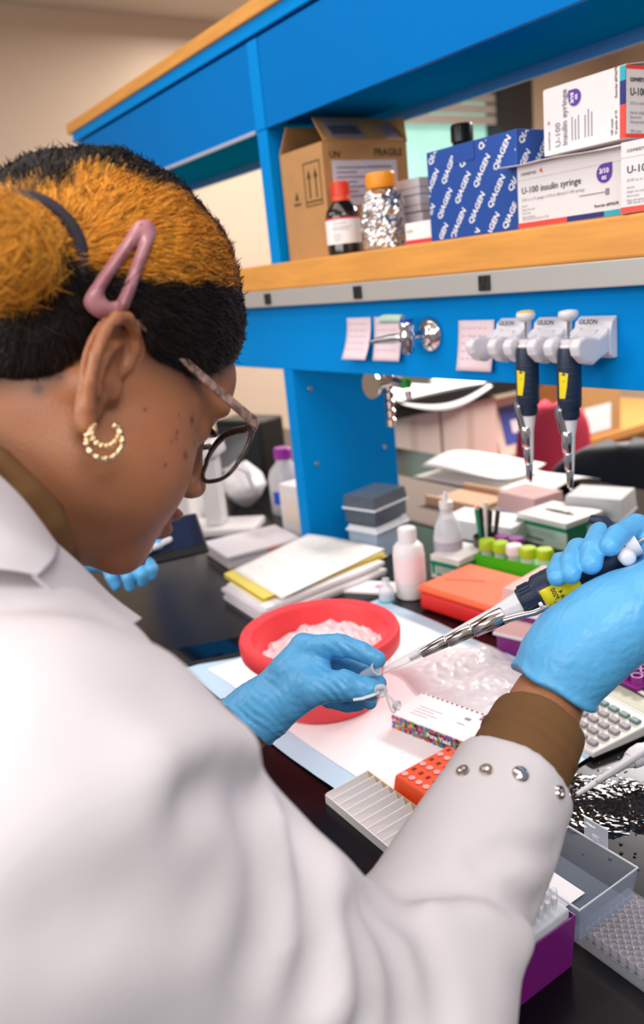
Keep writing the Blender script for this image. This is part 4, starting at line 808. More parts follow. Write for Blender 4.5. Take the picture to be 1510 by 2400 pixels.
t = thing('white_cup', 'small white paper cup on the oak desk in front of framed card', 'cup', (-2.585 - .03, 2.84, -.259)); MB().lathe([(0, 0), (.022, 0), (.03, .07), (.0285, .07), (.021, .003), (0, .003)], 20).build('cup', paper, t, smooth=40)
t = thing('brown_carton', 'brown cardboard carton with big white label on the oak desk', 'box', (-2.75, 3.36, -.26)); rbox('carton', card, t, -.15, .15, -.17, .15, 0, .27, .003); rbox('white_label', paper, t, .1505, .1512, -.13, .07, .02, .15, 0)
# chairs
def chair(label, loc, rz, mat, bw, bh, rim, zt):
    t = thing('task_chair', label, 'chair', (loc[0], loc[1], -ZB), rz, 'chairs behind the bench')
    def bk(p, q):
        a = (p - .5) * 2; r = (1 - abs(2 * q - 1) ** 3.2) ** .45 if 0 < q < 1 else .02
        return (a * bw * max(r, .15), -.03 * (1 - a * a) - .02 * q, zt - bh + q * bh)
    MB().grid(bk, 20, 20).build('backrest', mat, t, smooth=70, thick=.045)
    if rim:
        pts = [Vector(bk(0, q)) for q in np.linspace(0.02, .98, 24)] + [Vector(bk(1, q)) for q in np.linspace(.98, .02, 24)]; MB().tube(pts, .012, 8, closed=True).build('rim', rim, t, smooth=60)
    MB().lathe([(0, .44), (.22, .44), (.24, .46), (.24, .5), (.2, .52), (0, .52)], 32).build('seat', mat, t, smooth=50)
    MB().tube([(0, .05, .44), (0, -.12 + .1, .5), (0, -.02, zt - bh + .05)], .02, 8).build('back_bar', black, t, smooth=50); MB().cyl((0, .12, .1), .028, .36, 16).build('gas_column', black, t, smooth=40)
    for k in range(5):
        a = k * 2 * math.pi / 5; MB().tube([(0, .12, .11), (.28 * math.cos(a), .12 + .28 * math.sin(a), .05)], [.022, .014], 8).build('base_leg', black, t, smooth=40)
        mb = MB(); mb.m = Matrix.Translation((.28 * math.cos(a), .12 + .28 * math.sin(a), .028)) @ Matrix.Rotation(math.pi / 2, 4, 'X'); mb.cyl((0, 0, -.012), .028, .024, 14); mb.build('caster', black, t, smooth=40)
chair('red upholstered chair back standing before the oak desk', (-2.33, 2.68), math.radians(57), M('red_fabric', '#C8344C', 0.8, bump=.1, bscale=150), .15, .45, None, .93)
chair('black mesh office chair with grey rimmed backrest across the bench', (-1.70, 2.275), math.radians(57), M('black_mesh', '#15161A', 0.6), .255, .52, M('grey_rim', '#5A5C70', 0.4), .905)
mb = MB()
# ================================================================ the people: smooth bodies from distance fields
F = np.float32
def V3(v): return np.array(v, F)
def smin(a, b, k): h = np.clip(.5 + .5 * (b - a) / k, 0, 1); return b + (a - b) * h - k * h * (1 - h)
def smax(a, b, k): return -smin(-a, -b, k)
def cone(P, a, b, ra, rb):
    a, b = V3(a), V3(b); ab = b - a; t = np.clip(((P - a) @ ab) / max(float(ab @ ab), 1e-9), 0, 1); return np.linalg.norm(P - a - t[:, None] * ab, axis=1) - (ra + (rb - ra) * t)
def chain(P, pts, rs, k=.004):
    d = None
    for i in range(len(pts) - 1):
        q = cone(P, pts[i], pts[i + 1], rs[i], rs[i + 1]); d = q if d is None else smin(d, q, k)
    return d
def ell(P, c, r, A=None):
    q = (P - V3(c)); q = q @ A if A is not None else q; r = V3(r); k0 = np.linalg.norm(q / r, axis=1); k1 = np.linalg.norm(q / (r * r), axis=1) + 1e-9; return k0 * (k0 - 1) / k1
def sph(P, c, r): return np.linalg.norm(P - V3(c), axis=1) - r
def seg_dist(P, a, b):
    a, b = V3(a), V3(b); ab = b - a; t = np.clip(((P - a) @ ab) / float(ab @ ab), 0, 1); return np.linalg.norm(P - a - t[:, None] * ab, axis=1)
def surf(fn, lo, hi, h, blk=6):
    lo, hi = V3(lo), V3(hi); n = (np.ceil((hi - lo) / (h * blk)).astype(int)); N = n * blk + 1; N_ = n * blk
    ax = [lo[i] + h * np.arange(N_[i] + 1, dtype=F) for i in range(3)]
    cc = [lo[i] + h * blk * (np.arange(n[i], dtype=F) + .5) for i in range(3)]
    G = np.stack(np.meshgrid(*cc, indexing='ij'), -1).reshape(-1, 3); dc = fn(G).reshape(n)
    act = np.abs(dc) < h * blk * 1.35
    Vv = np.ones(N_ + 1, F); up = np.repeat(np.repeat(np.repeat(dc, blk, 0), blk, 1), blk, 2); Vv[:-1, :-1, :-1] = up; Vv[-1] = Vv[-2]; Vv[:, -1] = Vv[:, -2]; Vv[:, :, -1] = Vv[:, :, -2]
    am = np.zeros(N_ + 1, bool); ua = np.repeat(np.repeat(np.repeat(act, blk, 0), blk, 1), blk, 2)
    for dx in (0, 1):
        for dy in (0, 1):
            for dz in (0, 1): am[dx:dx + N_[0], dy:dy + N_[1], dz:dz + N_[2]] |= ua
    I = np.nonzero(am); P = np.stack([ax[0][I[0]], ax[1][I[1]], ax[2][I[2]]], 1)
    out = np.empty(len(P), F)
    for s in range(0, len(P), 400000): out[s:s + 400000] = fn(P[s:s + 400000])
    Vv[I] = out
    S = Vv < 0
    c8 = [(i, j, k) for i in (0, 1) for j in (0, 1) for k in (0, 1)]
    sl = lambda A, o: A[o[0]:o[0] + N_[0], o[1]:o[1] + N_[1], o[2]:o[2] + N_[2]]
    cnt = sum(sl(S, o).astype(np.int8) for o in c8); mix = (cnt > 0) & (cnt < 8); idx = -np.ones(N_, np.int64); C = np.nonzero(mix); idx[C] = np.arange(len(C[0]))
    acc = np.zeros((len(C[0]), 3), F); num = np.zeros(len(C[0]), F)
    for a in c8:
        for d in range(3):
            if a[d]: continue
            b = list(a); b[d] = 1; va = Vv[C[0] + a[0], C[1] + a[1], C[2] + a[2]]; vb = Vv[C[0] + b[0], C[1] + b[1], C[2] + b[2]]; m = (va < 0) != (vb < 0)
            t = np.where(m, va / np.where(m, va - vb, 1), 0); p = np.tile(np.array(a, F), (len(t), 1)); p[:, d] = t; acc += p * m[:, None]; num += m
    vs = lo + h * (np.stack(C, 1) + acc / num[:, None]); faces = []
    for d in range(3):
        o1 = [0, 0, 0]; o1[d] = 1; e, f_ = [q for q in range(3) if q != d]
        A = S[:N_[0], :N_[1], :N_[2]]; B = S[o1[0]:o1[0] + N_[0], o1[1]:o1[1] + N_[1], o1[2]:o1[2] + N_[2]]
        m = (A != B); I3 = np.stack(np.nonzero(m), 1); I3 = I3[(I3[:, e] > 0) & (I3[:, f_] > 0)]
        E = np.zeros(3, int); E[e] = 1; Fv = np.zeros(3, int); Fv[f_] = 1
        g = lambda q: idx[q[:, 0], q[:, 1], q[:, 2]]
        Q = np.stack([g(I3 - E - Fv), g(I3 - Fv), g(I3), g(I3 - E)], 1); s = A[I3[:, 0], I3[:, 1], I3[:, 2]]
        if d == 1: s = ~s
        Q[~s] = Q[~s][:, ::-1]; Q = Q[(Q >= 0).all(1)]; faces.append(Q)
    return vs, np.concatenate(faces)
def npmesh(name, vs, fs, mat, parent=None, cols=None, smooth=True):
    me = bpy.data.meshes.new(name); me.vertices.add(len(vs)); me.vertices.foreach_set('co', np.ascontiguousarray(vs, dtype=F).ravel()); k = fs.shape[1]
    me.loops.add(len(fs) * k); me.loops.foreach_set('vertex_index', fs.astype(np.int32).ravel()); me.polygons.add(len(fs)); me.polygons.foreach_set('loop_start', np.arange(0, len(fs) * k, k, dtype=np.int32)); me.update(calc_edges=True); me.validate()
    if cols is not None:
        at = me.color_attributes.new('Col', 'FLOAT_COLOR', 'POINT'); at.data.foreach_set('color', np.concatenate([cols, np.ones((len(cols), 1))], 1).astype(F).ravel())
    if smooth: me.shade_smooth()
    return link(name, me, mat, parent)
def nz3(P, s, o=0.0):                    # cheap smooth numpy noise from rotated sines
    q = P * s + o; return (np.sin(q[:, 0] * 1.0 + 1.3 * np.sin(q[:, 1] * .9)) + np.sin(q[:, 1] * 1.13 + 1.1 * np.sin(q[:, 2] * 1.2)) + np.sin(q[:, 2] * .97 + 1.2 * np.sin(q[:, 0] * 1.1))) / 3
def J(px, py, t): p = PX(px, py, t); return (p.x, p.y, p.z)
# ---- head frame
HO = V3((-.5889, .1791, .5538)); hr = V3((.97, .153, .187)); hr /= np.linalg.norm(hr); hf = V3((-.004, .784, -.62)); hf -= hr * (hf @ hr); hf /= np.linalg.norm(hf); hu = np.cross(hr, hf); HB = np.stack([hr, hf, hu], 1)
def toW(l): return HB @ V3(l) + HO
def toL(P): return (P - HO) @ HB
NECK = V3((-.575, .055, .425))
def ear(Q, s):
    q = Q.copy(); q[:, 0] *= s; q = (q - V3((.0765, -.017, -.003))) / V3((1.0, 1.0, 1.0)); a = math.radians(34); c_, s_ = math.cos(a), math.sin(a)
    x = q[:, 0] * c_ + q[:, 1] * s_; y = -q[:, 0] * s_ + q[:, 1] * c_; z = q[:, 2]; a = math.radians(-6); c_, s_ = math.cos(a), math.sin(a); y, z = y * c_ - z * s_, y * s_ + z * c_
    p = np.stack([x, y, z], 1)
    d = ell(p, (-.001, -.001, .008), (.0042, .021, .031))
    d = smin(d, ell(p, (0, -.001, -.022), (.0045, .012, .018)), .006)
    hel = [(.001, .015, .004), (.003, .020, .015), (.005, .019, .026), (.0065, .010, .036), (.0075, -.003, .038), (.008, -.015, .032), (.008, -.0215, .019), (.0075, -.021, .003), (.006, -.016, -.013), (.005, -.009, -.026), (.0045, -.002, -.036)]
    d = smin(d, chain(p, hel, [.0032, .0036, .0038, .0040, .0042, .0042, .0042, .0040, .0040, .0046, .006], .002), .002)
    d = smin(d, chain(p, [(.003, .006, .024), (.005, -.003, .019), (.006, -.0105, .008), (.006, -.0105, -.005), (.005, -.005, -.015)], [.0028, .0032, .0034, .0034, .0036], .002), .003)
    d = smax(d, -ell(p, (.006, .003, -.002), (.0105, .0105, .0125)), .002)
    d = smax(d, -chain(p, [(.0085, .012, .029), (.0095, -.004, .031), (.010, -.0155, .022), (.010, -.0165, .004), (.0085, -.0115, -.010)], [.0028, .003, .0032, .003, .002], .002), .002)
    d = smin(d, ell(p, (.004, .0145, -.005), (.0045, .0042, .0072)), .002)
    d = smin(d, cone(p, (-.006, .008, -.002), (-.022, .012, -.002), .013, .016), .005)
    return d
def head_sdf(P):
    Q = toL(P); X = Q.copy(); X[:, 0] = np.abs(Q[:, 0])
    d = ell(X, (0, -.008, .066), (.078, .099, .100))
    d = smin(d, ell(X, (0, .034, -.006), (.062, .064, .084)), .03)
    d = smin(d, ell(X, (0, .038, -.058), (.051, .052, .042)), .025)
    d = smin(d, ell(X, (.040, .046, -.034), (.026, .034, .036)), .022)
    d = smin(d, ell(X, (.046, .012, -.052), (.02, .03, .026)), .025)
    d = smin(d, sph(X, (0, .074, -.085), .017), .022)
    d = smin(d, ell(X, (.0, .084, .052), (.046, .016, .03)), .03)
    d = smin(d, ell(X, (.03, .087, .032), (.022, .010, .007)), .014)
    d = smax(d, -sph(X, (.034, .106, .016), .0175), .014)
    d = smin(d, sph(X, (.0335, .0765, .0155), .0145), .004)
    d = smin(d, cone(X, (0, .093, .022), (0, .113, -.014), .0075, .0095), .012)
    d = smin(d, ell(X, (.0125, .102, -.021), (.0085, .011, .0085)), .006)
    d = smin(d, ell(X, (0, .099, -.0445), (.021, .0085, .0055)), .006)
    d = smin(d, ell(X, (0, .096, -.058), (.019, .0085, .0065)), .006)
    d = smin(d, smin(ear(Q, 1), ear(Q, -1), .001), .003)
    nk = cone(P, toW((0, -.028, -.035)), NECK + V3((0, -.005, -.03)), .053, .060); d = smin(d, nk, .03)
    d = smin(d, cone(P, NECK, NECK + V3((.0, .0, -.05)), .06, .1), .05)
    return d
# ---- arms in the room
SH_R, EL_R, WR_R = V3((-.368, .06, .385)), V3(J(905, 2430, .49)), V3(J(1285, 1640, .668))
SH_L, EL_L, WR_L = V3((-.735, .05, .375)), V3((-.745, .17, .165)), V3(J(572, 1697, .775))
HIP = V3((-.56, -.16, -.03))
def body_sdf(P):
    d = cone(P, NECK + V3((0, 0, -.04)), V3((-.555, -.02, .30)), .08, .13); d = smin(d, cone(P, V3((-.555, -.02, .30)), HIP, .13, .15), .05)
    for a, b, c in ((SH_R, EL_R, WR_R), (SH_L, EL_L, WR_L)): d = smin(d, chain(P, [V3((-.555, -.0, .33)), a, b, c], [.08, .052, .04, .029], .02), .03)
    for sx in (-1, 1): d = smin(d, chain(P, [HIP + V3((sx * .08, 0, -.03)), HIP + V3((sx * .09, .06, -.43)), HIP + V3((sx * .09, .0, -.80)), HIP + V3((sx * .09, .12, -.835))], [.095, .06, .04, .035], .02), .03)
    return d
skinm = M('brown_skin', '#8A5A3C', 0.48, attr='Col', sub=.06, bump=.12, bscale=420)
vs1, fs1 = surf(head_sdf, HO - .19, HO + V3((.15, .16, .21)), .0021)
vs2, fs2 = surf(body_sdf, (-.95, -.36, -.90), (-.2, .55, .5), .008)
keep = None
sk = V3(lin('#A76C48')[:3]); skd = V3(lin('#5F3A2A')[:3]); lipc = V3(lin('#A5685E')[:3]); dark = V3(lin('#2A1A14')[:3]); ruddy = V3(lin('#A8623C')[:3])
vsb = np.concatenate([vs1, vs2]); fsb = np.concatenate([fs1, fs2 + len(vs1)])
L1 = toL(vsb); col = np.tile(sk, (len(vsb), 1)); n1 = nz3(vsb, 90)[:, None] * .5 + nz3(vsb, 260, 2)[:, None] * .3
col = col * (1 + .10 * n1 + .10 * nz3(vsb, 38, 5)[:, None]); ck = (np.exp(-((L1[:, 1] - .045) / .03) ** 2 - ((L1[:, 2] + .02) / .035) ** 2))[:, None] * .35; col = col * (1 - ck) + V3(lin('#AC6440')[:3]) * ck; w_ = np.clip((L1[:, 1] - .05) / .06, 0, 1)[:, None] * np.clip((L1[:, 2] + .02) / .06, 0, 1)[:, None] * .35; col = col * (1 - w_) + skd * w_
er = (np.exp(-((np.abs(L1[:, 0]) - .083) / .008) ** 2) * np.exp(-((L1[:, 1] + .012) / .03) ** 2) * np.exp(-(L1[:, 2] / .045) ** 2))[:, None]; col = col * (1 - er * .5) + ruddy * er * .5
lp = (np.exp(-((L1[:, 2] + .051) / .010) ** 4) * np.exp(-(L1[:, 0] / .021) ** 4) * (L1[:, 1] > .092))[:, None]; col = col * (1 - lp * .8) + lipc * lp * .8
def hairline(Q):        # >0 where hair grows, head coordinates
    y, z, x = Q[:, 1], Q[:, 2], np.abs(Q[:, 0])
    g = np.interp(y, [-.12, -.07, -.035, -.012, .02, .05, .075, .09, .12], [-.045, -.030, -.012, .026, .030, .036, .060, .085, .10]).astype(F)
    return z - g
hl = hairline(L1); near = np.clip(1 + hl / .022, 0, 1)[:, None] ** 1.5 * (np.arange(len(vsb)) < len(vs1))[:, None] * (1 - np.clip(1.6 - np.minimum(ear(L1, 1), ear(L1, -1)) / .0025, 0, 1))[:, None]; col = col * (1 - near * .8) + dark * near * .8
CAM = Vector((0, 0, CAMH))
bvh_head = BVHTree.FromPolygons([Vector(v) for v in vs1.tolist()], fs1.tolist())
def hit(bvh, px, py):
    d = (PX(px, py, 1) - CAM).normalized(); r = bvh.ray_cast(CAM, d, 3.0); return (r[0], r[1]) if r[0] is not None else (None, None)
for (mx, my, mr) in ((435, 1068, .0022), (455, 1040, .0016), (450, 985, .0022), (415, 1012, .0011), (413, 1026, .001), (420, 975, .0009), (340, 960, .001), (388, 1090, .001), (90, 912, .003), (402, 1035, .0009)):
    p, n_ = hit(bvh_head, mx, my)
    if p is not None: w_ = np.exp(-(np.linalg.norm(vsb - V3(p), axis=1) / (mr * 1.3)) ** 2)[:, None]; col = col * (1 - w_ * .8) + dark * w_ * .8
person = npmesh('person', vsb, fsb, skinm, None, col)
tag(person, 'person in white lab coat and tortoiseshell glasses bent over bench holding pipette and tube', 'person')
# eyes and lashes
for s in (1, -1):
    c = toW((s * .0335, .0785, .0152)); mb = MB(); mb.m = Matrix.Translation(c) @ Matrix(((hr[0], hf[0], hu[0]), (hr[1], hf[1], hu[1]), (hr[2], hf[2], hu[2]))).to_4x4()
    mb.lathe([(0, -.0118)] + [(.0122 * math.cos(a), .0122 * math.sin(a)) for a in np.linspace(-1.4, 1.4, 12)] + [(0, .0122)], 20); e_ = mb.build('eye', M('eye_white', '#D9CFC8', 0.2), person, smooth=60)
    mb = MB(); mb.m = Matrix.Translation(c) @ Matrix(((hr[0], hf[0], hu[0]), (hr[1], hf[1], hu[1]), (hr[2], hf[2], hu[2]))).to_4x4()
    for k in range(16):
        a = -1.0 + k * .135; x = s * .0115 * math.sin(a); y = .0125 * math.cos(a); mb.tube([(x, y, .003), (x * 1.25, y + .004, .001), (x * 1.5, y + .008, .003)], [.0006, .0004, .0001], 4)
    mb.build('eyelashes', M('lash_black', '#0B0807', 0.6), person, kind='stuff')
# ---- hair
BUN = V3(J(-28, 575, .468)); BUNL = toL(BUN[None])[0]
def hair_sdf(P):
    Q = toL(P); d = ell(Q, (0, -.008, .074), (.0865, .108, .112)); d = smin(d, ell(Q, (0, -.055, .035), (.072, .062, .07)), .03)
    d = d + .0022 * nz3(Q, 120) + .0012 * nz3(Q, 330)
    d = smax(d, -hairline(Q) * .8, .006); d = smax(d, .0035 - np.minimum(ear(Q, 1), ear(Q, -1)), .003)
    d = smin(d, cone(P, BUN * .55 + toW((0.0, -.04, .07)) * .45, BUN, .036, .03), .01)
    return d
def haircol(Q):         # the bleached band on both sides, dark roots above and below
    x, y, z = np.abs(Q[:, 0]), Q[:, 1], Q[:, 2]; n = nz3(Q * V3((1, .35, 1)), 210) * .010 + nz3(Q, 600) * .005
    low = np.interp(y, [-.07, -.047, -.017, .015, .045, .07, .11], [.049, .053, .064, .081, .105, .128, .16]) + n * .4
    upx = np.interp(y, [-.13, -.09, -.07, -.04, 0, .04, .08, .12], [.03, .043, .051, .055, .052, .040, .034, .03])
    w = np.clip((z - low) / .007, 0, 1) * np.clip((x - upx + n * .9) / .010, 0, 1)
    return w
org = V3(lin('#F0A436')[:3]); org2 = V3(lin('#C87A18')[:3]); pale = V3(lin('#E8AE58')[:3]); blk = V3(lin('#1B1310')[:3])
def colour_hair(P, extra):
    Q = toL(P); w = haircol(Q); bun = np.exp(-(np.maximum(np.linalg.norm(P - BUN, axis=1) - .036, 0) / .006) ** 2); w = np.maximum(w, bun * np.clip(.9 + nz3(P, 150) * .3, 0, 1))
    fw = np.clip((Q[:, 1] + .02) / .11, 0, 1); o = org * (1 - fw[:, None]) + org2 * fw[:, None]; o = o * (1 + .45 * extra[:, None]); b = blk * (1 + 1.6 * np.clip(extra, 0, 1)[:, None])
    w = w * np.clip(1.08 - fw * .5 + extra * (.25 + fw * .8), 0, 1); return b * (1 - w[:, None]) + o * w[:, None]
hairm = M('hair', '#ffffff', 0.5, attr='Col', spec=.35)
hv, hfc = surf(hair_sdf, HO - V3((.24, .22, .16)), HO + V3((.18, .2, .24)), .0024)
hair = npmesh('hair', hv, hfc, hairm, person, colour_hair(hv, nz3(hv, 500) * .5)); hair['label'] = 'black hair bleached orange in a band and pulled back'
bvh_hair = BVHTree.FromPolygons([Vector(v) for v in hv.tolist()], hfc.tolist())
# combed strands following the scalp towards the bun
nh = 38000; pick = rng.integers(0, len(hv), nh); sp = hv[pick] + rng.normal(0, .001, (nh, 3)).astype(F)
def hgrad(P): e = .0015; g = np.stack([hair_sdf(P + V3(o)) - hair_sdf(P - V3(o)) for o in ((e, 0, 0), (0, e, 0), (0, 0, e))], 1); return g / (np.linalg.norm(g, axis=1)[:, None] + 1e-9)
S5 = []; p = sp.copy(); nrm = hgrad(p); rn = rng.normal(0, 1, (nh, 3)).astype(F); onbun = np.linalg.norm(p - BUN, axis=1) < .05
toward = np.where(onbun[:, None], rn, (BUN + V3((.02, .02, 0))) - p)
for k in range(5):
    S5.append(p + nrm * (.0006 + .0012 * np.sin(k * .8) * rng.random((nh, 1)).astype(F)))
    dirv = toward - nrm * (toward * nrm).sum(1)[:, None]; dirv /= np.linalg.norm(dirv, axis=1)[:, None] + 1e-9; dirv = dirv + .13 * rn; p = p + dirv * .0046
    dd = hair_sdf(p); p = p - nrm * dd[:, None]
fz = rng.random(nh) < .22; S5 = np.stack(S5, 1)      # some strands curl off the head
lift = np.linspace(0, 1, 5)[None, :, None] ** 1.5 * fz[:, None, None] * (.001 + .0028 * rng.random((nh, 1, 1))); S5 = S5 + nrm[:, None, :] * lift + rn[:, None, :] * lift * .5
eb = np.minimum(ear(toL(S5.reshape(-1, 3)), 1), ear(toL(S5.reshape(-1, 3)), -1)).reshape(nh, 5).min(1) > .003; S5, nrm, rn, sp = S5[eb], nrm[eb], rn[eb], sp[eb]; nh = len(sp); sd = np.cross(S5[:, -1] - S5[:, 0], nrm); sd /= np.linalg.norm(sd, axis=1)[:, None] + 1e-9; wd_ = np.array([.0003, .0004, .0004, .0003, .0001], F)
Lf = S5 + sd[:, None] * wd_[None, :, None]; Rt = S5 - sd[:, None] * wd_[None, :, None]; Md = S5 + nrm[:, None] * wd_[None, :, None] * .9
vv = np.stack([Lf, Md, Rt], 2).reshape(-1, 3); b0 = (np.arange(nh) * 15)[:, None]; q4 = []
for k in range(4):
    for a, b in ((0, 1), (1, 2), (2, 0)): q4.append(b0 + np.array([k * 3 + a, k * 3 + b, k * 3 + 3 + b, k * 3 + 3 + a]))
ff = np.concatenate(q4); ex = np.repeat(rng.normal(0, .45, nh), 15); cc = colour_hair(np.repeat(sp, 15, 0), ex)
st = npmesh('hair_strands', vv, ff, hairm, hair, cc, False); st['kind'] = 'stuff'
tie = toW(toL((BUN * .62 + toW((0, -.04, .07)) * .38)[None])[0]); mt = align_z(Vector(tie), Vector(BUN)); mb = MB(); mb.m = mt
mb.tube([(.039 * math.cos(a), .039 * math.sin(a), .002) for a in np.linspace(0, 2 * math.pi, 41)[:-1]], .0055, 10, closed=True); mb.build('hair_tie', M('dark_tie', '#2C2730', 0.8, bump=.2, bscale=300), person, smooth=60)
# pink snap clip lying on the hair
def clip_ring(prof_):
    a, b = Vector((340, 537)), Vector((245, 720)); d = (b - a); d /= d.length; n = Vector((-d.y, d.x))
    pts = [a + d * s_ + n * w_ for s_, w_ in prof_] + [a + d * s_ - n * w_ for s_, w_ in prof_[-2:0:-1]]; out = []; k = len(pts)
    for i in range(k):
        p0_, p1_, p2_, p3_ = pts[i - 1], pts[i], pts[(i + 1) % k], pts[(i + 2) % k]
        for j in range(5): f_ = j / 5; out.append(.5 * ((2 * p1_) + (p2_ - p0_) * f_ + (2 * p0_ - 5 * p1_ + 4 * p2_ - p3_) * f_ ** 2 + (3 * p1_ - p0_ - 3 * p2_ + p3_) * f_ ** 3))
    return out
o1 = clip_ring([(-20, 0), (-12, 17), (4, 26), (50, 31), (103, 38), (160, 46), (212, 50), (230, 32), (235, 0)]); o2 = clip_ring([(40, 0), (43, 3), (50, 6), (75, 10), (103, 14), (140, 19), (172, 20), (186, 13), (190, 0)]); NR = len(o1)
def clip_t(v):
    ts = []
    for dx, dy in ((0, 0), (14, 0), (-14, 0), (0, 14), (0, -14)):
        p_, _ = hit(bvh_hair, v.x + dx, v.y + dy)
        if p_ is not None: ts.append((p_ - CAM).dot(RF))
    return sum(ts) / len(ts) - .0045
def clip_old(v):
    f_ = ((v.y - 520) / 225); f_ = max(-.1, min(1.1, f_)); pa_, _ = hit(bvh_hair, 340, 540); pb_, _ = hit(bvh_hair, 262, 715); ta = (pa_ - CAM).dot(RF); tb_ = (pb_ - CAM).dot(RF); return (ta + (tb_ - ta) * f_) - .0035
rows = []
for r_ in (0, .5, 1):
    rows.append([PX(*(p1.lerp(p2, r_)), clip_t(p1.lerp(p2, r_)) - .0022 * math.sin(r_ * math.pi)) for p1, p2 in zip(o1, o2)])
mb = MB(); vs_ = [v for r_ in rows for v in r_]; mb.add(vs_, [(r_ * NR + i, r_ * NR + (i + 1) % NR, (r_ + 1) * NR + (i + 1) % NR, (r_ + 1) * NR + i) for r_ in (0, 1) for i in range(NR)])
mb.build('hair_clip', M('pink_enamel', '#C98A92', 0.3, coat=.3), person, smooth=60, thick=.0028, label='dusty pink teardrop snap clip')
# double hoop earring
p_, _ = hit(bvh_head, 250, 990); te = min((q_ - CAM).dot(RF) for q_ in [hit(bvh_head, 245 + 42 * math.cos(a), 1033 + 42 * math.sin(a))[0] for a in np.linspace(-.9, 4.0, 12)] + [p_] if q_ is not None) - .003
gold = M('gold', '#E9C9A0', 0.22, 1.0)
def rope(cx, cy, r, a0, a1, w): 
    n = 60; pts = [PX(cx + r * math.cos(a), cy + r * math.sin(a), te + .004 * math.cos(a)) for a in np.linspace(a0, a1, n)]; mb = MB(); mb.tube(pts, [w * (1 + .28 * math.sin(i * 1.15)) for i in range(n)], 8); return mb
e_ = rope(245, 1033, 42, math.radians(-62), math.radians(242), .0019).build('earring', gold, person, smooth=60, label='twisted gold double hoop earring')
rope(247, 1014, 31, math.radians(-28), math.radians(208), .0021).build('inner_hoop', gold, e_, smooth=60)
# glasses
tort = M('tortoiseshell', '#B48E80', 0.22, var=.97, vscale=170)
dtort = M('dark_tortoise', '#4A3430', 0.22, var=.8, vscale=200)
gl = None
def HL(x, y, z): return Vector(toW((x, y, z)))
for s in (1, -1):
    rimp = []; lens = []
    for a in np.linspace(0, 2 * math.pi, 49)[:-1]:
        ca, sa = math.cos(a), math.sin(a); ex_ = .72; x = .0265 * abs(ca) ** ex_ * (1 if ca > 0 else -1); z = .0225 * abs(sa) ** ex_ * (1 if sa > 0 else -1)
        if sa < 0: x *= .92
        rimp.append(HL(s * (.0385 + x), .1085 - .06 * x * .5 + z * .10, .0065 + z + (.003 if x > .015 and z > 0 else 0)))
    mb = MB(); mb.tube(rimp, [.0016 + .0012 * max(0, math.sin(a)) for a in np.linspace(0, 2 * math.pi, 49)[:-1]], 8, closed=True, flat=1.2)
    if gl is None: gl = mb.build('glasses', dtort, person, smooth=60, label='tortoiseshell framed glasses'); 
    else: mb.build('rim', dtort, gl, smooth=60)
    c_ = sum(rimp, Vector()) / 48; n_ = Vector(hf); mb = MB(); mb.add([c_ + n_ * .001] + rimp, [(0, i + 1, (i + 1) % 48 + 1) for i in range(48)]); mb.build('lens', M('lens_glass', '#DDE2E8', 0.04, clear=.88), gl, smooth=80)
    tp_ = [(.0655, .1095, .0275, .0040), (.0705, .1075, .0278, .0040), (.0725, .09, .0292, .0036), (.0732, .07, .0318, .0032), (.074, .05, .0345, .0030), (.0765, .02, .0385, .0028), (.0800, -.008, .0400, .0025), (.079, -.026, .028, .0022)]; mb = MB(); vs_ = []
    for x, y, z, hh in tp_:
        for dx, dz in ((-.0013, -hh), (.0013, -hh), (.0013, hh), (-.0013, hh)): vs_.append(HL(s * (x + dx), y, z + dz))
    fs_ = [(i * 4 + j, i * 4 + (j + 1) % 4, i * 4 + 4 + (j + 1) % 4, i * 4 + 4 + j) for i in range(len(tp_) - 1) for j in range(4)] + [(0, 1, 2, 3), tuple(len(vs_) - 4 + j for j in (3, 2, 1, 0))]
    mb.add(vs_, fs_); mb.build('temple', tort, gl, bev=.0006)
mb = MB(); mb.tube([HL(-.012, .108, .016), HL(-.006, .1105, .0195), HL(.006, .1105, .0195), HL(.012, .108, .016)], .0023, 8); mb.build('bridge', tort, gl, smooth=60)
# ---- lab coat
CUFF_R = V3(J(1212, 1822, .625)); CUFF_L = WR_L - (WR_L - EL_L) / np.linalg.norm(WR_L - EL_L) * .045
ax_r = (WR_R - EL_R) / np.linalg.norm(WR_R - EL_R); ax_l = (WR_L - EL_L) / np.linalg.norm(WR_L - EL_L)
CHEST = V3((-.555, .0, .31))
def coat_base(P):
    d = cone(P, V3((-.565, .03, .405)), V3((-.56, -.01, .28)), .10, .15); d = smin(d, cone(P, V3((-.56, -.01, .28)), V3((-.57, -.13, -.02)), .15, .17), .06)
    d = smin(d, cone(P, V3((-.57, -.13, -.02)), V3((-.57, -.15, -.36)), .17, .22), .06)
    d = smin(d, cone(P, V3((-.56, .0, .37)), SH_R, .10, .085), .07); d = smin(d, cone(P, V3((-.57, .0, .37)), SH_L, .10, .08), .07)
    fa = smin(cone(P, SH_R, EL_R, .084, .062), cone(P, EL_R, CUFF_R + ax_r * .03, .062, .045), .035); fa = smax(fa, (P - CUFF_R) @ ax_r, .006); d = smin(d, fa, .05)
    fl = smin(cone(P, SH_L, EL_L, .075, .062), cone(P, EL_L, CUFF_L + ax_l * .02, .06, .042), .03); fl = smax(fl, (P - CUFF_L) @ ax_l, .006); d = smin(d, fl, .04)
    nk_ = cone(P, NECK + V3((0, -.03, -.08)), toW((0, -.02, -.07)), .062, .062); d = smax(d, -nk_, .01)
    d = smin(d, chain(P, [J(-160, 1470, .47), J(0, 1492, .485), J(110, 1520, .48), J(230, 1570, .47)], [.036, .036, .034, .03], .02), .03)
    d = smax(d, -(P[:, 2] + .42), .004)
    return d
bv, bf = surf(coat_base, (-1.0, -.42, -.46), (-.18, .6, .58), .011)
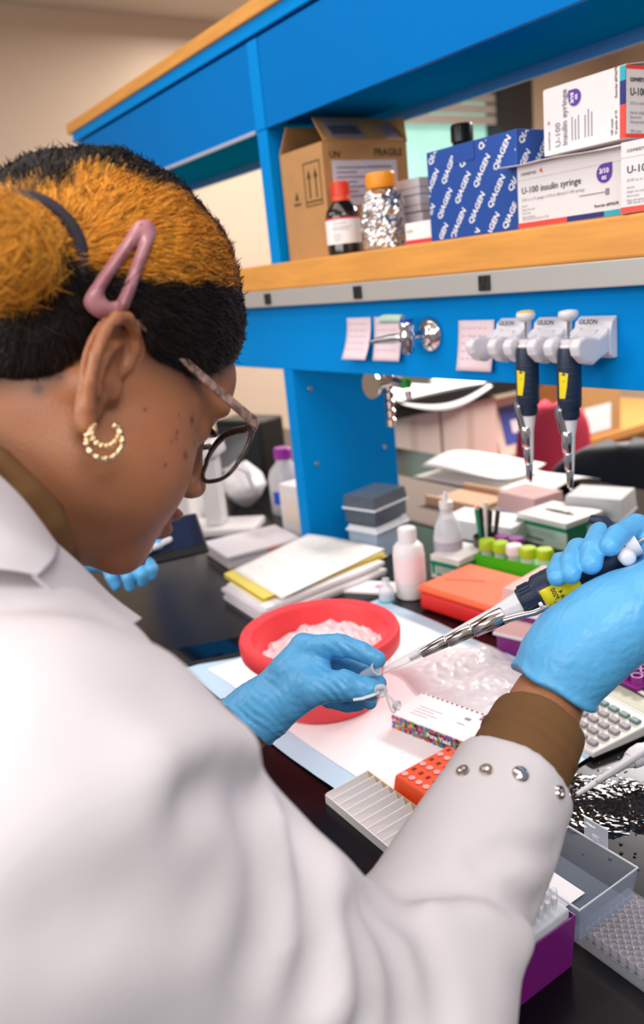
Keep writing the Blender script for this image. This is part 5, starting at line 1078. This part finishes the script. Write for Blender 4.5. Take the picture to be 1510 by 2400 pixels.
bvh_coat0 = BVHTree.FromPolygons([Vector(v) for v in bv.tolist()], bf.tolist())
FOLDS = [([(880, 2110), (960, 2085), (1080, 2080), (1190, 2105), (1270, 2135)], .010, .010), ([(885, 2125), (920, 2190), (950, 2280), (965, 2390)], .012, .012), ([(905, 2100), (990, 2180), (1030, 2290), (1040, 2395)], .008, .014),
         ([(612, 1855), (560, 1830), (500, 1830), (440, 1860)], .012, .014), ([(600, 1900), (630, 1990), (640, 2100), (620, 2220)], .010, .016), ([(700, 1950), (720, 2060), (735, 2180), (730, 2330)], .010, .014), ([(380, 1470), (440, 1490), (520, 1560), (570, 1640)], .009, .013),
         ([(1120, 2010), (1220, 1985), (1310, 2000)], .005, .008), ([(330, 1545), (430, 1560), (520, 1640)], .006, .016), ([(820, 2150), (850, 2260), (860, 2390)], .008, .012), ([(150, 2150), (300, 2120), (450, 2130)], .006, .02)]
RIDGES = [([(480, 1560), (560, 1650), (600, 1740)], .010, .018), ([(570, 1770), (470, 1770), (400, 1800)], .012, .02), ([(660, 1930), (690, 2050), (690, 2200)], .008, .014), ([(780, 2030), (800, 2150), (800, 2330)], .008, .016), ([(1020, 2130), (1130, 2130), (1230, 2200)], .008, .014), ([(420, 1530), (500, 1600)], .005, .014)]
def poly3(pl):
    out = []
    for q in pl:
        p_, _ = hit(bvh_coat0, *q)
        if p_ is not None: out.append(V3(p_))
    return out
FOLD3 = [(poly3(pl), a, w) for pl, a, w in FOLDS] + [(poly3(pl), -a, w) for pl, a, w in RIDGES]
def coat_sdf(P):
    d = coat_base(P)
    for pts, a, w in FOLD3:
        if len(pts) < 2: continue
        m = None
        for i in range(len(pts) - 1): q = seg_dist(P, pts[i], pts[i + 1]); m = q if m is None else np.minimum(m, q)
        d = d + a * np.exp(-(m / w) ** 2)
    d = d + .0022 * nz3(P, 34) + .0012 * nz3(P, 80, 3)
    return d
coatm = M('white_cotton', '#D9D2D5', 0.8, bump=.06, bscale=420, var=.03, vscale=30)
cv, cf = surf(coat_sdf, (-1.0, -.42, -.46), (-.18, .6, .58), .0045)
coat = npmesh('lab_coat', cv, cf, coatm, person); coat['label'] = 'white cotton lab coat'
bvh_coat = BVHTree.FromPolygons([Vector(v) for v in cv.tolist()], cf.tolist())
for k, (sx, sy) in enumerate(((1086, 1808), (1140, 1806), (1220, 1815), (1311, 1857))):
    p_, n_ = hit(bvh_coat, sx, sy)
    if p_ is None: continue
    mb = MB(); mb.m = align_z(p_, p_ + n_); r_ = .0045 if k != 2 else .0056
    mb.lathe([(0, .0006), (r_ * .45, .0008), (r_ * .6, .0022), (r_, .0022), (r_ * 1.15, .0004), (r_ * 1.2, -.001)] if k != 2 else [(r_ * 1.1, -.001), (r_ * 1.1, .001), (r_ * .9, .0026), (0, .0034)], 20); mb.build('snap_stud', chrome, coat, smooth=50)
# collar and lapel sheets
def patch(name, rows_, th, par):
    R_ = []
    for r in rows_:
        rr_ = []
        for q in r:
            t_ = q[2]
            if t_ < 0: p_, _ = hit(bvh_coat, q[0], q[1]); t_ = min(-t_ + .03, (p_ - CAM).dot(RF) - .005) if p_ is not None else -t_
            rr_.append(PX(q[0], q[1], t_))
        R_.append(rr_)
    def lag(v, s_):
        n = len(v); s_ *= (n - 1); i = min(int(s_), n - 2); f_ = s_ - i; p0, p1, p2, p3 = v[max(i - 1, 0)], v[i], v[i + 1], v[min(i + 2, n - 1)]
        return .5 * ((2 * p1) + (p2 - p0) * f_ + (2 * p0 - 5 * p1 + 4 * p2 - p3) * f_ ** 2 + (3 * p1 - p0 - 3 * p2 + p3) * f_ ** 3)
    o = MB().grid(lambda p, q: lag([lag(r, q) for r in R_], p), 24, 24).build(name, coatm, par, smooth=80, thick=th); return o
patch('collar', [[(-260, 1000, .50), (-120, 1030, .485), (30, 1150, .475), (135, 1285, .485)], [(-280, 1130, .44), (-120, 1150, .43), (20, 1240, .435), (125, 1310, .45)], [(-280, 1330, .42), (-110, 1330, .425), (10, 1335, .432), (88, 1348, .44)]], .003, coat)
patch('lapel', [[(128, 1275, .49), (190, 1330, .51), (260, 1400, .53), (330, 1452, .54)], [(115, 1320, .46), (170, 1370, .475), (230, 1430, .49), (290, 1480, .50)], [(80, 1350, .445), (140, 1410, .46), (190, 1470, .475), (240, 1530, .485)]], .003, coat)
# brown sweater: neck band and right cuff
swm = M('brown_knit', '#6E4B26', 0.85, bump=.12, bscale=500)
def sweater_neck(P):
    tp = toW((0, -.045, -.088)); a = NECK + V3((0, -.02, -.07)); axn = (tp - a) / np.linalg.norm(tp - a)
    d = cone(P, a, tp, .078, .070); d = smax(d, (P - tp) @ axn - .004, .004)
    return smin(d, chain(P, [J(-220, 985, .50), J(-110, 1015, .495), J(0, 1083, .492), J(70, 1150, .497), J(122, 1222, .508), J(148, 1285, .525), J(165, 1330, .55)], [.009, .009, .0085, .0085, .008, .008, .007], .0005), .016)
def sweater_cuff(P):
    e = WR_R - ax_r * .024; s_ = cone(P, CUFF_R - ax_r * .06, e + ax_r * .03, .042, .0355); s_ = s_ - .0014 * np.exp(-(np.abs((P - (e - ax_r * .024)) @ ax_r) / .003) ** 2) + .0016 * np.exp(-(np.abs((P - (e - ax_r * .030)) @ ax_r) / .0016) ** 2)
    return smax(s_, (P - e) @ ax_r, .003) + .0012 * nz3(P, 70)
sv, sf = surf(sweater_neck, (-.78, -.15, .3), (-.35, .3, .62), .003); sw = npmesh('sweater_neck', sv, sf, swm, person); sw['label'] = 'brown knit neck band'
sv, sf = surf(sweater_cuff, CUFF_R - .12, WR_R + .1, .0026); sw = npmesh('sweater_cuff', sv, sf, swm, person); sw['label'] = 'brown knit cuff'
# ---- nitrile gloves
gm_ = M('blue_nitrile', '#5CB2E8', 0.4, bump=.09, bscale=120, stretch=(1, 1, 2.2), wrinkle=.10)
def glove_wr(P, d, k=1.0): return d + .0006 * k * nz3(P, 130) + .0003 * k * nz3(P @ np.array([[1, .2, 0], [0, .35, 0], [.3, 0, 1.6]], F), 420, 4)
LW = V3(J(588, 1688, .775)); LC = V3(J(582, 1694, .775))
def fing(P, pts, rs): return chain(P, [J(*q) for q in pts], rs, .0012)
L_ax = V3(J(700, 1560, .79)) - V3(J(585, 1692, .775)); L_ax = L_ax / np.linalg.norm(L_ax)
def left_glove(P):
    w = J(600, 1672, .776); d = None
    for q, r in (((712, 1517, .774), .0125), ((720, 1540, .792), .0125), ((715, 1566, .808), .012), ((700, 1596, .820), .0115)):
        c = cone(P, w, J(*q), .0205, r); d = c if d is None else smin(d, c, .014)
    d = smin(d, cone(P, J(560, 1712, .775), w, .0315, .026), .014)
    d = smin(d, chain(P, [J(640, 1672, .760), J(726, 1614, .744), J(806, 1607, .737), J(868, 1616, .737)], [.0185, .0160, .0128, .0102], .006), .016)
    d = smin(d, cone(P, J(690, 1580, .766), J(748, 1560, .762), .016, .011), .016)
    d = smin(d, fing(P, [(712, 1517, .774), (798, 1512, .753), (850, 1527, .747), (884, 1545, .745)], [.0122, .0103, .0090, .0078]), .005)
    d = smin(d, fing(P, [(720, 1540, .792), (812, 1550, .785), (862, 1574, .773), (888, 1602, .766)], [.0122, .0100, .0090, .0078]), .003)
    d = smin(d, fing(P, [(715, 1566, .808), (800, 1603, .806), (845, 1634, .792), (866, 1645, .782)], [.0118, .0098, .0088, .0076]), .003)
    d = smin(d, fing(P, [(700, 1596, .820), (772, 1640, .825), (815, 1652, .812), (842, 1650, .802)], [.0108, .0088, .0078, .0068]), .003)
    ed = (P - V3(J(578, 1697, .775))) @ L_ax; d = smax(d, -ed + .002 * nz3(P, 180), .002)
    d = d - .0012 * np.exp(-(ed / .003) ** 2)
    kn = np.exp(-(np.linalg.norm(P - V3(J(798, 1512, .753)), axis=1) / .02) ** 2) + np.exp(-(np.linalg.norm(P - V3(J(800, 1610, .737)), axis=1) / .022) ** 2) + np.exp(-(np.linalg.norm(P - V3(J(600, 1680, .76)), axis=1) / .03) ** 2)
    dirs = (P - LW) @ L_ax
    return glove_wr(P, d) + kn * .0006 * np.sin(((P - LW) @ V3(J(800, 1512, .753)) * 0 + dirs * 900 + 2 * nz3(P, 160)))
lo_, hi_ = np.minimum(V3(J(560, 1712, .775)), V3(J(884, 1545, .745))) - .06, np.maximum(V3(J(560, 1712, .775)), V3(J(884, 1545, .745))) + .06
gv, gf = surf(left_glove, lo_, hi_, .0014); gL = npmesh('glove', gv, gf, gm_, person); gL['label'] = 'blue nitrile glove pinching a small tube'
R_ax = V3(J(1360, 1500, .668)) - V3(J(1300, 1612, .668)); R_ax = R_ax / np.linalg.norm(R_ax)
def right_glove(P):
    d = chain(P, [J(1290, 1628, .668), J(1318, 1565, .668), J(1366, 1512, .667), J(1448, 1452, .668), J(1545, 1390, .680)], [.0335, .0318, .0345, .0330, .030], .02)
    for q, r in (((1548, 1342, .700), .0125), ((1500, 1338, .714), .0125), ((1455, 1345, .724), .012), ((1408, 1362, .728), .0115)): d = smin(d, cone(P, J(1450, 1465, .685), J(*q), .018, r), .014)
    for pts, rs in (([(1548, 1342, .700), (1492, 1232, .716), (1448, 1255, .695), (1430, 1280, .683)], [.0122, .0105, .0098, .0086]), ([(1500, 1338, .714), (1408, 1252, .724), (1390, 1290, .698), (1386, 1322, .685)], [.0122, .0108, .0104, .0094]),
                    ([(1455, 1345, .724), (1356, 1288, .724), (1338, 1318, .702), (1339, 1345, .688)], [.0118, .0102, .0094, .0086]), ([(1408, 1362, .728), (1316, 1318, .722), (1303, 1338, .706), (1304, 1354, .694)], [.0108, .009, .008, .0072])): d = smin(d, fing(P, pts, rs), .0025)
    d = smin(d, chain(P, [J(1420, 1470, .655), J(1530, 1385, .652), J(1590, 1280, .662), J(1610, 1205, .68)], [.024, .0165, .013, .0105], .006), .016)
    ed = (P - V3(J(1298, 1612, .668))) @ R_ax; d = smax(d, -ed + .003 * nz3(P, 130), .002); d = d - .0016 * np.exp(-(ed / .004) ** 2)
    return glove_wr(P, d, .7)
lo_, hi_ = V3(J(1400, 1450, .68)) - .13, V3(J(1400, 1450, .68)) + .13
gv, gf = surf(right_glove, lo_, hi_, .0016); gR = npmesh('glove', gv, gf, gm_, person); gR['label'] = 'blue nitrile glove gripping the pipette'
# thin bracelet on the left wrist
mb = MB(); mb.m = align_z(Vector(J(545, 1712, .775)), Vector(J(700, 1560, .79))); mb.tube([(.0315 * math.cos(a), .0315 * math.sin(a), 0) for a in np.linspace(0, 2 * math.pi, 33)[:-1]], .0012, 8, closed=True); mb.build('bracelet', steel, person, smooth=60)
# ---- pipette in the right hand
p0 = Vector(J(978, 1533, .742)); p1 = Vector(J(1218, 1412, .722)); m_ = align_z(p0, p1)
zz = m_.to_3x3() @ Vector((0, 0, 1)); want = -(RD * -1); want = Vector((RD.x, RD.y, RD.z)) * .75 - RF * .65; want = (want - zz * want.dot(zz)).normalized(); xx = -want; yy = zz.cross(xx)
m_ = Matrix(((xx.x, yy.x, zz.x, p0.x), (xx.y, yy.y, zz.y, p0.y), (xx.z, yy.z, zz.z, p0.z), (0, 0, 0, 1)))
t = thing('held_pipette', 'navy pipette with chrome ejector and yellow label gripped in gloved right hand', 'pipette', mat=m_)
pipette(t, None, with_tip=True)
mb = MB(); n_ = 14
def ywrap(p, q): a = math.radians(120 + 150 * p); return (.0174 * math.cos(a), .0174 * .93 * math.sin(a), .1215 + .034 * q)
mb.grid(ywrap, 20, 6); lb_ = mb.build('yellow_label', yellow, t, smooth=60, thick=.0006)
mb = MB()
for (p, q, s_) in ((.30, .15, 'P200'), (.42, .3, 'Lab 4'), (.55, .1, 'CAL'), (.62, .45, 'JG')):
    vs_, fs_ = text_mesh(s_, .0055, .0001); pts = []
    for v in vs_:
        a = math.radians(120 + 150 * p) + (-v[0]) / .0176; pts.append((.0180 * math.cos(a), .0180 * .93 * math.sin(a), .1215 + .034 * q + v[1] + .004))
    mb.add(pts, fs_)
mb.build('handwriting', ink, lb_)
nb_ = (-RF * .9 + RD * .1); nb_ = (nb_ - zz * nb_.dot(zz)).normalized(); mi_ = m_.inverted(); c_ = p0 + zz * .198
wb = MB(); wb.tube([mi_ @ (c_ + nb_ * .010), mi_ @ (c_ + nb_ * .026), mi_ @ (c_ + nb_ * .028)], [.0066, .0066, .004], 16); wb.build('side_button', M('pipette_white'), t, smooth=60)
# ---- micro tube pinched in the left hand
a_, b_ = Vector(J(838, 1592, .752)), Vector(J(884, 1567, .738)); t = thing('micro_tube', 'tiny clear microtube with open cap pinched in blue gloved fingers', 'tube', mat=align_z(a_, b_)); tl = (b_ - a_).length
glassy = M('tube_clear', '#F2F4F8', 0.06, clear=.6)
MB().lathe([(0, 0), (.002, .0006), (.0046, .009), (.0052, tl - .003), (.0064, tl - .002), (.0064, tl), (.005, tl), (.0047, tl - .003), (.0042, .009), (.0015, .0012), (0, .001)], 20).build('tube_body', glassy, t, smooth=50)
inv = t.matrix_world.inverted()
def wl_(q): p = Vector(J(*q)); return align_z(a_, b_).inverted() @ p
mb = MB(); mb.tube([wl_(q) for q in ((828, 1640, .722), (850, 1637, .722), (872, 1630, .722), (890, 1622, .722))], [.0012, .0013, .0013, .0014], 8, flat=2.2); mb.build('strap', M('strap_clear', '#F4F2F2', 0.1, clear=.3), t, smooth=60)
mb = MB(); mb.m = align_z(a_, b_).inverted() @ align_z(Vector(J(893, 1620, .722)), Vector(J(893, 1620, .722)) - RF + RD * .5); mb.lathe([(.0035, -.003), (.0058, -.003), (.0062, .0), (.0058, .002), (.0042, .0022), (.0038, 0), (0, -.001)], 20); mb.build('cap', glassy, t, smooth=50)
mb = MB(); pts = [wl_((908 + 14 * (1 - math.cos(a)) * .5 + 10 * math.sin(a) * (1 if a < math.pi else .3), 1630 + 40 * (1 - math.cos(a)) * .5, .722)) for a in np.linspace(0, 2 * math.pi, 25)[:-1]]; mb.tube(pts, .0011, 8, closed=True); mb.build('cap_loop', glassy, t, smooth=60)
mb = MB(); mb.m = align_z(a_, b_).inverted() @ align_z(Vector(J(926, 1652, .722)), Vector(J(926, 1652, .722)) - RF * .6 + RX * .6); mb.lathe([(0, 0), (.004, 0), (.0044, .004), (.0036, .0045), (.0033, .001), (0, .001)], 18); mb.build('second_cap', glassy, t, smooth=50)
# ---- neighbour further along the bench, only a gloved hand reaches into view
OFF = V3((-1.19, -.09, .10)); H2 = [(150, 1290, 1.62), (330, 1305, 1.60)]
A2 = V3(J(150, 1292, 1.64)); S2 = V3((-1.62, .02, .45)); E2 = V3((-1.60, .2, .2))
def body2(P):
    d = head_sdf(P - OFF); d = smin(d, cone(P, NECK + OFF, V3((-1.76, -.1, .25)), .09, .14), .05); d = smin(d, cone(P, V3((-1.76, -.1, .25)), HIP + OFF * V3((1, 1, 0)), .14, .15), .05)
    d = smin(d, chain(P, [V3((-1.74, -.02, .42)), S2, E2, A2], [.07, .05, .038, .028], .02), .03)
    for sx in (-1, 1): h_ = HIP + OFF * V3((1, 1, 0)); d = smin(d, chain(P, [h_ + V3((sx * .08, 0, -.03)), h_ + V3((sx * .09, .06, -.43)), h_ + V3((sx * .09, 0, -.8)), h_ + V3((sx * .09, .12, -.835))], [.095, .06, .04, .035], .02), .03)
    return d
v2, f2 = surf(body2, (-2.05, -.45, -.90), (-1.3, .62, .98), .007); c2 = np.tile(sk, (len(v2), 1))
p2 = npmesh('person', v2, f2, skinm, None, c2); tag(p2, 'person beside her, only a blue gloved hand with tablet showing under her chin', 'person')
def coat2(P):
    d = cone(P, V3((-1.76, -.04, .42)), V3((-1.76, -.1, .25)), .11, .165); d = smin(d, cone(P, V3((-1.76, -.1, .25)), V3((-1.76, -.25, -.36)), .165, .22), .05)
    d = smin(d, chain(P, [V3((-1.74, -.02, .40)), S2, E2, A2], [.09, .075, .06, .045], .03), .04); ax2 = (A2 - E2) / np.linalg.norm(A2 - E2); d = smax(d, np.where(P[:, 0] > -1.62, (P - A2) @ ax2 + .02, -1).astype(F), .003)
    return smax(d, -(P[:, 2] + .42), .004) + .002 * nz3(P, 40)
v3, f3 = surf(coat2, (-2.05, -.5, -.46), (-1.3, .62, .6), .008); npmesh('lab_coat', v3, f3, coatm, p2)
v4, f4 = surf(lambda P: ell(toL(P - OFF), (0, -.012, .07), (.084, .104, .1)) if False else smax(ell(toL(P - OFF), (0, -.012, .07), (.084, .104, .1)), -hairline(toL(P - OFF)) * .8, .006), HO + OFF - .2, HO + OFF + .25, .006); npmesh('hair', v4, f4, M('dark_hair', '#1A1410', 0.6), p2)
def glove2(P):
    d = chain(P, [J(130, 1290, 1.645), J(215, 1300, 1.63), J(285, 1312, 1.61)], [.031, .03, .032], .02); d = smin(d, cone(P, J(285, 1312, 1.61), J(335, 1302, 1.60), .026, .02), .015)
    for pts in ([(250, 1318, 1.60), (262, 1352, 1.57), (272, 1372, 1.575)], [(285, 1318, 1.595), (300, 1352, 1.565), (305, 1374, 1.575)], [(318, 1312, 1.59), (332, 1345, 1.565), (334, 1364, 1.575)], [(340, 1305, 1.595), (355, 1332, 1.575), (353, 1350, 1.58)]): d = smin(d, fing(P, pts, [.0135, .0125, .0105]), .004)
    return smin(d, fing(P, [(270, 1292, 1.60), (330, 1280, 1.585), (372, 1276, 1.58)], [.016, .0135, .0105]), .008) + .0008 * nz3(P, 300)
v5, f5 = surf(glove2, V3(J(250, 1320, 1.6)) - .16, V3(J(250, 1320, 1.6)) + .16, .0032); npmesh('glove', v5, f5, gm_, p2)
pA, pB = Vector(J(318, 1318, 1.565)), Vector(J(452, 1232, 1.66)); t = thing('handheld_tablet', 'black tablet with pale edge held in the far gloved hand', 'tablet', mat=face_m(pA, pB - pA, Vector((-.35, .3, .8)))); ll = (pB - pA).length
rbox('case', black, t, 0, ll, -.012, .075, -.01, .002, .004); rbox('screen', M('tablet_glass', '#26283A', 0.06), t, .008, ll - .008, .006, .07, .002, .0028, 0); 
t = thing('white_stylus', 'white stylus pen lying along the dark tablet edge', 'stylus', mat=align_z(Vector(J(330, 1298, 1.555)), Vector(J(402, 1262, 1.59)))); ls = (Vector(J(402, 1262, 1.59)) - Vector(J(330, 1298, 1.555))).length; MB().lathe([(0, 0), (.0055, .001), (.006, .01), (.006, ls - .006), (.004, ls), (0, ls + .001)], 14).build('barrel', M('pipette_white'), t, smooth=40); MB().lathe([(.0061, .02), (.0064, .02), (.0064, .024), (.0061, .024)], 14).build('ring', steel, t, smooth=40)
